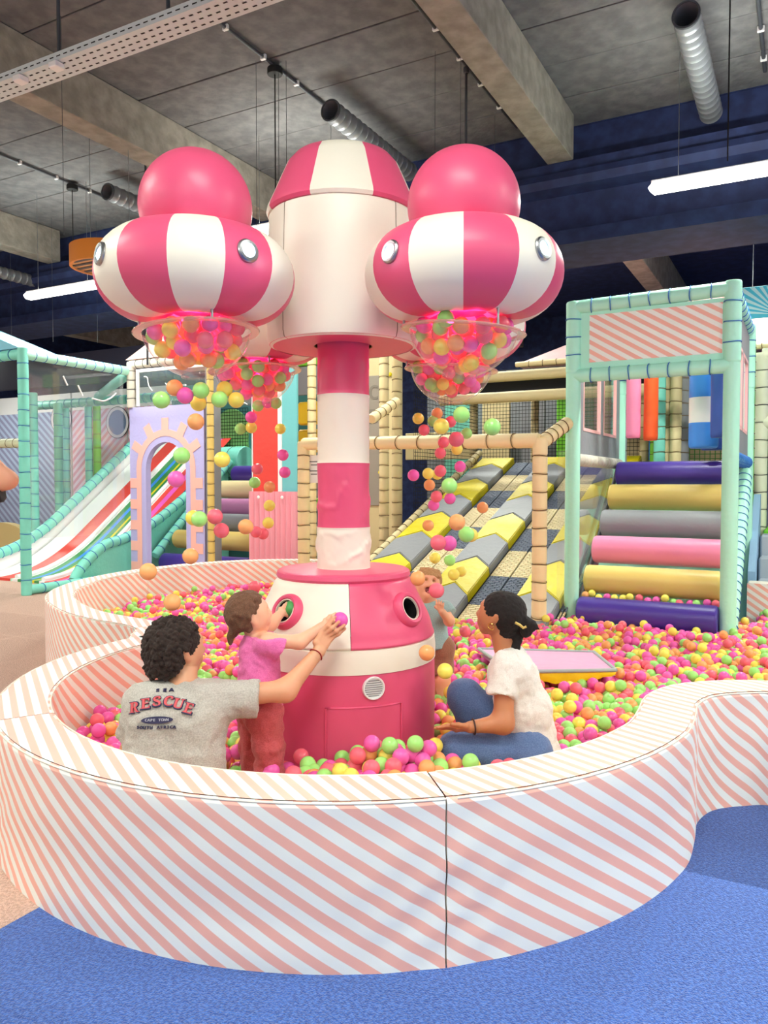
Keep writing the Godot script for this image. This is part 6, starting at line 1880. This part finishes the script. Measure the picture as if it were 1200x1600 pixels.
func bystander() -> void:
	var t := thing("person", "bent bare arm and black sleeve of a person cut off at left edge", "person", Vector3(-4.0237, 0.0034, -2.5399))
	var sk := skin(rgb8(226, 164, 132))
	var el: Vector3 = Vector3(-3.7827, 1.5187, -2.7333)
	var sh: Vector3 = Vector3(-4.0328, 1.3979, -2.5930)
	var hd: Vector3 = Vector3(-4.1449, 1.7258, -2.5461)
	var hips: Vector3 = Vector3(-4.1778, 0.7854, -2.5460)
	var ft: Vector3 = Vector3(-4.1988, 0.0561, -2.5611)
	var sh2: Vector3 = Vector3(-4.3777, 1.3954, -2.5202)
	var body := MB.new()
	blob(body, [[sh, sh2, 0.05, 0.05], [Vector3(-4.1863, 1.2744, -2.5618), hips, 0.1, 0.11], [Vector3(-4.1887, 1.4141, -2.5663), hd - UP3 * 0.07, 0.055, 0.052], [sh, el, 0.05, 0.043], [el, Vector3(-3.8874, 1.7384, -2.5949), 0.043, 0.03], [sh2, Vector3(-4.4496, 1.0597, -2.4674), 0.05, 0.042], [Vector3(-4.4496, 1.0597, -2.4674), Vector3(-4.3622, 0.7854, -2.4463), 0.042, 0.03], [hips + CR * 0.08, Vector3(-4.1096, 0.4012, -2.5669), 0.085, 0.06], [Vector3(-4.1096, 0.4012, -2.5669), ft + CR * 0.06, 0.058, 0.04], [hips - CR * 0.08, Vector3(-4.2979, 0.3883, -2.5214), 0.085, 0.06], [Vector3(-4.2979, 0.3883, -2.5214), ft - CR * 0.09, 0.058, 0.04]], 0.013, 0.04)
	blob(body, head_bones(hd, CF, UP3, 1.0), 0.007, 0.02)
	var wr: Vector3 = Vector3(-3.8874, 1.7384, -2.5949)
	blob(body, hand_bones(wr, wr - CR * 0.07 + UP3 * 0.02, UP3, [wr - CR * 0.15 + UP3 * 0.05, wr - CR * 0.16 + UP3 * 0.03, wr - CR * 0.155 + UP3 * 0.01, wr - CR * 0.14 - UP3 * 0.01], wr - CR * 0.08 + UP3 * 0.07, 1.0), 0.005, 0.008)
	part(t, "body", body.mesh(), sk)
	part(t, "t_shirt", blob_mesh([[sh, sh2, 0.065, 0.065], [Vector3(-4.1863, 1.2744, -2.5618), hips, 0.13, 0.14, 1], [sh, Vector3(-3.8089, 1.4496, -2.7163), 0.062, 0.05, 1], [sh2, Vector3(-4.4297, 1.1657, -2.4826), 0.07, 0.07, 1]], 0.013, 0.05, 0.0, 1.0, [[hd - UP3 * 0.13, UP3]]), cloth(rgb8(18, 18, 20), rgb8(30, 30, 33)))
	part(t, "trousers", blob_mesh([[hips + CR * 0.07, hips - CR * 0.07, 0.13, 0.13], [hips + CR * 0.08, Vector3(-4.1096, 0.4012, -2.5669), 0.1, 0.08], [Vector3(-4.1096, 0.4012, -2.5669), ft + CR * 0.06 + UP3 * 0.06, 0.078, 0.07, 1], [hips - CR * 0.08, Vector3(-4.2979, 0.3883, -2.5214), 0.1, 0.08], [Vector3(-4.2979, 0.3883, -2.5214), ft - CR * 0.09 + UP3 * 0.06, 0.078, 0.07, 1]], 0.015, 0.03), cloth(rgb8(40, 44, 58), rgb8(54, 58, 74)))
	part(t, "hair", blob_mesh(hair_lumps(hd, CF, UP3, 1.0, 160, 0.098, 0.018, 2, -0.6) + [[hd + UP3 * 0.03, hd + UP3 * 0.02 - CF * 0.03, 0.088, 0.09]], 0.008, 0.02), cloth(rgb8(50, 34, 26), rgb8(70, 50, 38)))
	# ink pattern on the forearm
	for q in [0.62, 0.68]:
		var c := el.lerp(wr, q) - CF * 0.036
		part(t, "tattoo", tube_mesh([c, c + UP3 * 0.012 + CR * 0.008, c + UP3 * 0.002 + CR * 0.018], 0.003, 5), plain(rgb8(90, 70, 66), 0.7))

# ---------------------------------------------------------------- the pit: mat and balls
func mat_in_pit() -> void:
	var t := thing("folding_mat", "pink foam mat with yellow underside lying tilted on the balls", "mat", Vector3(-1.5, 0.3, -5.0))
	var c := [Vector3(-2.0277, 0.3200, -5.1710), Vector3(-1.2578, 0.3400, -5.3632), Vector3(-0.9985, 0.3600, -4.8244), Vector3(-1.5400, 0.3600, -4.4765)]
	var b := MB.new()
	var n: Vector3 = (c[1] - c[0]).cross(c[3] - c[0]).normalized()
	if n.y < 0: n = -n
	b.flat4(c[0], c[1], c[2], c[3], n)
	b.flat4(c[0] - n * 0.035, c[1] - n * 0.035, c[2] - n * 0.035, c[3] - n * 0.035, -n)
	part(t, "pink_cover", b.mesh(), vinyl(rgb8(238, 168, 205), 0.45, 0.4))
	for i in 4:
		var d: Vector3 = c[(i + 1) % 4] - c[i]
		part(t, "grey_binding", tube_mesh([c[i], c[(i + 1) % 4]], 0.012, 8), plain(rgb8(168, 176, 176), 0.6))
	# yellow lower flap sagging toward the front
	var f := MB.new()
	var m := 24
	for i in m + 1:
		var q := float(i) / m
		var p: Vector3 = c[3].lerp(c[2], q)
		var sag := 0.075 * pow(sin(PI * clampf(q * 0.92 + 0.03, 0, 1)), 0.6) + 0.006 * sin(q * 34.0)
		f.vert(p - UP3 * 0.008, -CF)
		f.vert(p - UP3 * sag * 0.55 - CF * (0.006 + 0.004 * sin(q * 22.0)), -CF)
		f.vert(p - UP3 * sag, -CF)
	for i in m:
		for j in 2: f.quad(i * 3 + j, i * 3 + j + 1, i * 3 + j + 4, i * 3 + j + 3)
	soften(f)
	part(t, "yellow_flap", f.mesh(), vinyl(rgb8(250, 210, 20), 0.4, 0.5, 2.0))

const BALL_R := 0.0352
var ball_cols := {}
func ball_mat(col: Color) -> StandardMaterial3D:
	var m := plain(col, 0.22)
	m.backlight_enabled = true
	m.backlight = Color(0.5, 0.5, 0.5)
	return m

func inside(p: Vector2, poly: PackedVector2Array) -> bool:
	return Geometry2D.is_point_in_polygon(p, poly)

func balls() -> void:
	var names := ["magenta", "red", "orange", "yellow", "green"]
	var cols := [rgb8(252, 104, 190), rgb8(255, 112, 132), rgb8(255, 176, 108), rgb8(255, 240, 104), rgb8(172, 242, 132)]
	var mats := []
	for c in cols: mats.append(ball_mat(c))
	var sm := MB.new()
	sm.ball(Vector3.ZERO, BALL_R, 28)
	var mesh := sm.mesh()
	var lo := MB.new()
	lo.ball(Vector3.ZERO, BALL_R, 20)
	# --- balls in the air, from the four bowls: place, colour
	var air := [
		[Vector3(-2.3530, 1.9043, -2.4902), 2, "l"],
		[Vector3(-2.3143, 1.8718, -2.5097), 0, "l"],
		[Vector3(-2.2551, 1.8935, -2.5426), 4, "l"],
		[Vector3(-2.3543, 1.8529, -2.6371), 3, "l"],
		[Vector3(-2.3131, 1.8398, -2.3703), 4, "l"],
		[Vector3(-2.1854, 1.8556, -2.5787), 4, "l"],
		[Vector3(-2.2538, 1.9148, -2.6940), 3, "l"],
		[Vector3(-2.2084, 1.8670, -2.7166), 3, "l"],
		[Vector3(-2.9496, 1.9745, -3.8352), 4, "l"],
		[Vector3(-2.8983, 1.9941, -3.8637), 0, "l"],
		[Vector3(-2.8535, 1.9902, -3.8878), 4, "l"],
		[Vector3(-2.2719, 1.7609, -2.5280), 2, "l"],
		[Vector3(-2.9038, 1.8933, -3.7103), 0, "l"],
		[Vector3(-3.0414, 1.8338, -3.7797), 4, "l"],
		[Vector3(-2.9834, 1.8416, -3.8114), 3, "l"],
		[Vector3(-2.9930, 1.8535, -4.1249), 3, "l"],
		[Vector3(-2.8102, 1.6736, -3.8980), 0, "l"],
		[Vector3(-2.3218, 1.6175, -2.4951), 4, "l"],
		[Vector3(-2.2583, 1.6053, -2.6787), 3, "l"],
		[Vector3(-2.9463, 1.5876, -3.8208), 1, "l"],
		[Vector3(-2.7980, 1.5681, -3.9002), 0, "l"],
		[Vector3(-2.3415, 1.5187, -2.4803), 0, "l"],
		[Vector3(-2.9586, 1.5055, -3.8108), 4, "l"],
		[Vector3(-2.8790, 1.4782, -3.8527), 2, "l"],
		[Vector3(-2.8770, 1.3648, -3.8490), 3, "l"],
		[Vector3(-2.4639, 1.3429, -2.7189), 3, "l"],
		[Vector3(-2.3417, 1.3436, -2.6227), 4, "l"],
		[Vector3(-2.3277, 1.3519, -2.7101), 1, "l"],
		[Vector3(-2.3493, 1.2843, -2.7784), 1, "l"],
		[Vector3(-2.2515, 1.3019, -2.8320), 2, "l"],
		[Vector3(-2.8821, 1.2593, -3.8419), 3, "l"],
		[Vector3(-2.8824, 1.2110, -3.7221), 1, "l"],
		[Vector3(-2.9084, 1.1928, -3.8249), 1, "l"],
		[Vector3(-2.3735, 1.1803, -2.5987), 2, "l"],
		[Vector3(-2.3477, 1.1415, -2.3225), 2, "l"],
		[Vector3(-2.2598, 1.0164, -2.3648), 2, "l"],
		[Vector3(-2.7924, 0.9017, -3.5907), 1, "l"],
		[Vector3(-2.0864, 1.8964, -4.2986), 3, "r"],
		[Vector3(-1.9855, 1.9276, -4.3545), 2, "r"],
		[Vector3(-2.0053, 1.8807, -4.3419), 4, "r"],
		[Vector3(-2.0539, 1.8260, -4.3133), 1, "r"],
		[Vector3(-1.4124, 1.7516, -3.1422), 3, "r"],
		[Vector3(-1.9123, 1.8768, -4.3920), 1, "r"],
		[Vector3(-1.2839, 1.7906, -3.0634), 4, "r"],
		[Vector3(-1.1254, 1.7304, -3.0079), 4, "r"],
		[Vector3(-1.8772, 1.8152, -4.5629), 4, "r"],
		[Vector3(-1.9480, 1.7518, -4.3675), 1, "r"],
		[Vector3(-1.4096, 1.7020, -3.3039), 1, "r"],
		[Vector3(-1.8750, 1.7088, -4.4051), 3, "r"],
		[Vector3(-1.9640, 1.6853, -4.3560), 1, "r"],
		[Vector3(-2.0492, 1.5487, -4.1580), 0, "r"],
		[Vector3(-2.0272, 1.5602, -4.3166), 3, "r"],
		[Vector3(-1.8588, 1.5719, -4.1234), 1, "r"],
		[Vector3(-2.0337, 1.5579, -4.4676), 3, "r"],
		[Vector3(-1.8559, 1.6032, -4.4110), 0, "r"],
		[Vector3(-2.0191, 1.4899, -4.3181), 2, "r"],
		[Vector3(-1.3769, 1.4899, -3.1505), 4, "r"],
		[Vector3(-1.9265, 1.4217, -4.2191), 1, "r"],
		[Vector3(-1.9076, 1.4078, -4.3750), 0, "r"],
		[Vector3(-1.9724, 1.3702, -4.2789), 0, "r"],
		[Vector3(-1.7312, 1.3531, -4.4681), 2, "r"],
		[Vector3(-2.0217, 1.2436, -4.3064), 2, "r"],
		[Vector3(-1.2927, 1.3361, -3.0398), 2, "r"],
		[Vector3(-1.3073, 1.2760, -3.1792), 4, "r"],
		[Vector3(-1.4647, 1.2423, -3.6239), 3, "r"],
		[Vector3(-1.4154, 1.2394, -3.1192), 1, "r"],
		[Vector3(-1.4070, 1.2302, -3.2191), 0, "r"],
		[Vector3(-1.9818, 1.0455, -4.3198), 3, "r"],
		[Vector3(-1.9020, 1.0302, -4.3622), 4, "r"],
		[Vector3(-1.8480, 0.9530, -4.2995), 3, "r"],
		[Vector3(-1.9255, 0.9385, -4.5973), 3, "r"],
		[Vector3(-1.5541, 1.0653, -3.1993), 2, "r"],
		[Vector3(-1.4593, 1.0157, -3.1984), 1, "r"],
		[Vector3(-1.4513, 0.7554, -3.0796), 2, "r"],
		[Vector3(-1.3791, 0.6752, -3.1153), 3, "r"],
		[Vector3(-1.8122, 0.5960, -4.3927), 1, "r"],
	]
	var streams := {"l": "left bowls", "r": "right bowls"}
	var byk := {}
	for q in air:
		var k: String = names[q[1]] + q[2]
		if not byk.has(k): byk[k] = []
		byk[k].append(q)
	var ordn := ["highest", "second highest", "third highest", "fourth highest", "fifth highest", "sixth highest", "seventh highest", "eighth highest", "ninth highest", "tenth highest", "eleventh highest", "twelfth highest", "thirteenth highest", "fourteenth highest", "fifteenth highest", "sixteenth highest"]
	for k in byk:
		var L: Array = byk[k]
		L.sort_custom(func(a, b): return a[0].y > b[0].y)
		for i in L.size():
			var q: Array = L[i]
			var o := part(self, "play_ball", mesh, mats[q[1]], T(q[0]))
			tag(o, "%s plastic ball in mid-air below the %s, %s of its colour" % [names[q[1]], streams[q[2]], ordn[i]], "ball", "plastic balls falling from the bowls")
	# the two balls held at the machine
	tag(part(self, "play_ball", mesh, ball_mat(rgb8(80, 170, 90)), T(Vector3(-2.0745, 0.9246, -2.9269))), "dark green ball held at the feeding hole by the child", "ball", "plastic balls held in hands")
	tag(part(self, "play_ball", mesh, ball_mat(rgb8(240, 96, 190)), T(Vector3(-1.7566, 0.9102, -2.8479))), "bright pink ball held between the man's and the child's hands", "ball", "plastic balls held in hands")
	# --- balls lying in the bowls
	var C := Vector3(TC.x, 0, TC.z)
	var r := RandomNumberGenerator.new()
	var bi := 0
	var xs := []
	var cs := []
	var nth := ["first", "second", "third", "fourth", "fifth", "sixth", "seventh", "eighth", "ninth", "tenth", "eleventh", "twelfth", "thirteenth", "fourteenth", "fifteenth", "sixteenth", "seventeenth", "eighteenth", "nineteenth", "twentieth"]
	for w in ["first", "second", "third", "fourth", "fifth", "sixth", "seventh", "eighth", "ninth"]: nth.append("twenty-" + w)
	for q in [[Vector3(-0.262, 0, 0.765), "front left"], [Vector3(0.745, 0, 0.25), "front right"], [Vector3(-0.745, 0, -0.255), "rear left"], [Vector3(0.255, 0, -0.75), "rear right"]]:
		r.seed = 40 + bi
		bi += 1
		var cen: Vector3 = C + q[0] + Vector3(0, 2.185, 0)
		var got := []
		var tries := 0
		# settle from the bottom up: lowest free place of a few
		while got.size() < 50 and tries < 6000:
			tries += 1
			var best := Vector3.ZERO
			for k in 10:
				var p := Vector3(r.randf_range(-1, 1), r.randf_range(-1.0, -0.12), r.randf_range(-1, 1)) * 0.195
				if p.length() > 0.193 or (p.y < -0.15 and Vector2(p.x, p.z).length() > 0.06 and p.length() > 0.18): continue
				if p.y < -0.178: continue
				var ok := true
				for g in got:
					if g.distance_to(p) < BALL_R * 1.9:
						ok = false
						break
				if ok and (best == Vector3.ZERO or p.y < best.y): best = p
			if best != Vector3.ZERO: got.append(best)
		# the ones nearest the viewer's side show; the ones behind them join the mass
		got.sort_custom(func(a, b): return a.dot(CF) < b.dot(CF))
		var show: int = 28 if bi <= 2 else 13
		var kinds := {}
		for i in got.size():
			var ci: int = [0, 0, 0, 1, 1, 1, 2, 2, 3, 4][r.randi() % 10]
			if i >= show:
				xs.append(cen + got[i])
				cs.append(cols[ci].srgb_to_linear())
				continue
			if not kinds.has(ci): kinds[ci] = []
			kinds[ci].append(got[i])
		for ci in kinds:
			kinds[ci].sort_custom(func(a, b): return a.dot(CR) < b.dot(CR))
			for i in kinds[ci].size():
				tag(part(self, "play_ball", mesh, mats[ci], T(cen + kinds[ci][i])), "%s plastic ball in the %s clear bowl, %s of its colour from the left" % [names[ci], q[1], nth[i]], "ball", "plastic balls in the %s bowl" % q[1])
	# --- the pit
	var path := wall_path()
	var poly := PackedVector2Array()
	for i in path.size():
		var d: Vector2 = (path[mini(i + 1, path.size() - 1)] - path[maxi(i - 1, 0)]).normalized()
		if i % 3 == 0: poly.append(path[i] - Vector2(d.y, -d.x) * 0.16)
	poly.append_array(PackedVector2Array([Vector2(-4.45, -7.5), Vector2(-4.3, -6.85), Vector2(-1.9, -6.85), Vector2(-1.9, -7.6), Vector2(-0.4, -7.6), Vector2(-0.35, -8.28), Vector2(2.6, -8.28)]))
	var spots := []
	r.seed = 77
	var hn := FastNoiseLite.new()
	hn.frequency = 0.9
	hn.seed = 6
	var st := 0.0685
	var hp: Vector3 = Vector3(-1.5267, 0.3485, -2.8806)
	var heap := Vector2(hp.x, hp.z)
	for layer in 3:
		var lvl: float = [0.232, 0.186, 0.14][layer]
		var row := 0
		var z := -8.3
		while z < -1.7:
			var x := -6.6 + (st * 0.5 if row % 2 == 1 else 0.0)
			while x < 2.4:
				var p := Vector2(x + r.randf_range(-0.019, 0.019) + layer * 0.034, z + r.randf_range(-0.019, 0.019) + layer * 0.02)
				var dy := 0.055 * hn.get_noise_2d(p.x, p.y) + r.randf_range(-0.02, 0.022)
				if p.x < -4.4: dy -= 0.03
				# heap thrown up before the drum
				dy += 0.12 * exp(-p.distance_squared_to(heap) / 0.09)
				x += st
				if not inside(p, poly): continue
				if p.distance_to(Vector2(C.x, C.z)) < 0.5: continue
				spots.append([Vector3(p.x, lvl + dy, p.y), layer])
				if layer == 0 and r.randf() < 0.10: spots.append([Vector3(p.x + 0.02, lvl + dy + 0.052, p.y + 0.01), 0])
			z += st * 0.87
			row += 1
	# heap against the drum and the back of the front wall
	for i in 26:
		var a := atan2(-C.z, -C.x) + r.randf_range(-0.9, 0.9)
		spots.append([Vector3(C.x + cos(a) * r.randf_range(0.52, 0.72), r.randf_range(0.27, 0.31), C.z + sin(a) * r.randf_range(0.52, 0.72)), 0])
	# a row caught behind the lowest roller
	for i in 17: spots.append([Vector3(-1.78 + i * 0.07 + r.randf_range(-0.012, 0.012), 0.47 + r.randf_range(-0.02, 0.02), -7.19 - 0.01 * (i % 2)), 0])
	# keep clear of the people's trunks and the mat
	var clear := [[Vector3(-2.2147, 0.4850, -2.3209), 0.2], [Vector3(-1.1415, 0.4451, -3.4569), 0.17], [Vector3(-2.0556, 0.4933, -2.6689), 0.1], [Vector3(-1.8977, 0.4242, -4.1619), 0.09], [Vector3(-1.2409, 0.3650, -3.2633), 0.1], [Vector3(-1.3417, 0.3363, -3.2076), 0.1], [Vector3(-1.3872, 0.3548, -3.4340), 0.1]]
	var keep := []
	for q in spots:
		var ok := true
		for c in clear:
			if Vector2(q[0].x - c[0].x, q[0].z - c[0].z).length() < c[1] and q[0].y > 0.12: ok = false
		if q[0].y > 0.27 and Geometry2D.is_point_in_polygon(Vector2(q[0].x, q[0].z), PackedVector2Array([Vector2(-2.05, -5.15), Vector2(-1.27, -5.4), Vector2(-0.98, -4.93), Vector2(-1.65, -4.5)])): q[0].y = 0.25
		if q[0].z < -6.7 and q[0].x < -1.9 and q[0].x > -4.3: ok = false
		if ok: keep.append(q)
	# the 300 that show largest are things of their own, the rest one mass
	var seen := []
	var eye := Vector3(0, 1.5, 0)
	for i in keep.size():
		var p: Vector3 = keep[i][0]
		if keep[i][1] > 0: continue
		var v := p - eye
		var dep := v.dot(CF)
		var px := 600.0 + 1216.0 * v.dot(CR) / dep
		var py := 755.0 - 1216.0 * v.y / dep
		if px < 5 or px > 1195: continue
		# sight line must pass over the front wall
		var hid := false
		for k in range(1, 26):
			var w := eye + v * (k / 26.0)
			if w.y < WALL_H and not inside(Vector2(w.x, w.z), poly): hid = true
		if hid or px < 100: continue
		var dd := Vector2(C.x - eye.x, C.z - eye.z)
		var pp := Vector2(p.x - eye.x, p.z - eye.z)
		if absf(pp.cross(dd)) / dd.length() < 0.45 and pp.length() > dd.length(): continue
		seen.append([dep, i])
	seen.sort_custom(func(a, b): return a[0] < b[0])
	var single := {}
	for i in mini(140, seen.size()): single[seen[i][1]] = true
	var marks := [[Vector3(-2.2147, 0.4850, -2.3209), "beside the man in the grey shirt"], [Vector3(-1.1415, 0.4451, -3.4569), "beside the seated woman"], [Vector3(-2.0420, 0.4104, -2.6728), "at the child's red trousers"], [Vector3(C.x - 0.05, 0, C.z + 0.5), "at the foot of the pink drum"], [Vector3(-1.8602, 0.3078, -2.6985), "under the child's outstretched arms"], [Vector3(-1.5028, 0.3485, -2.8935), "in the heap before the drum hatch"], [Vector3(-1.3521, 0.3416, -3.0884), "at the seated woman's knee"], [Vector3(-1.4, 0, -4.9), "near the pink mat"], [Vector3(-0.9, 0, -3.6), "by the right front pit wall"], [Vector3(-1.5, 0, -2.7), "behind the front pit wall"]]
	var near := {}
	for i in keep.size():
		var ci: int = r.randi() % 5
		if r.randf() < 0.12: ci = 0
		if single.has(i):
			var best := 0
			for k in marks.size():
				if marks[k][0].distance_to(keep[i][0]) < marks[best][0].distance_to(keep[i][0]): best = k
			var k := [ci, best]
			if not near.has(k): near[k] = []
			near[k].append(keep[i][0])
		else:
			xs.append(keep[i][0])
			cs.append(cols[ci].srgb_to_linear())
	for k in near:
		var L: Array = near[k]
		L.sort_custom(func(a, b): return (a - eye).dot(CR) / (a - eye).dot(CF) < (b - eye).dot(CR) / (b - eye).dot(CF))
		for i in L.size():
			tag(part(self, "play_ball", mesh, mats[k[0]], T(L[i])), "%s pit ball %s, %s such from left" % [names[k[0]], marks[k[1]][1], nth[i]], "ball", "plastic balls in the pit %s" % marks[k[1]][1])
	var mm := MultiMesh.new()
	mm.transform_format = MultiMesh.TRANSFORM_3D
	mm.use_colors = true
	mm.mesh = lo.mesh()
	mm.instance_count = xs.size()
	for i in xs.size():
		mm.set_instance_transform(i, T(xs[i]))
		mm.set_instance_color(i, cs[i])
	var mi := MultiMeshInstance3D.new()
	mi.name = "ball_mass"
	mi.multimesh = mm
	var bm := ball_mat(Color.WHITE)
	bm.vertex_color_use_as_albedo = true
	mi.material_override = bm
	add_child(mi)
	tag(mi, "mass of small magenta, red, orange, yellow and green balls filling the pit", "balls", "", "stuff")
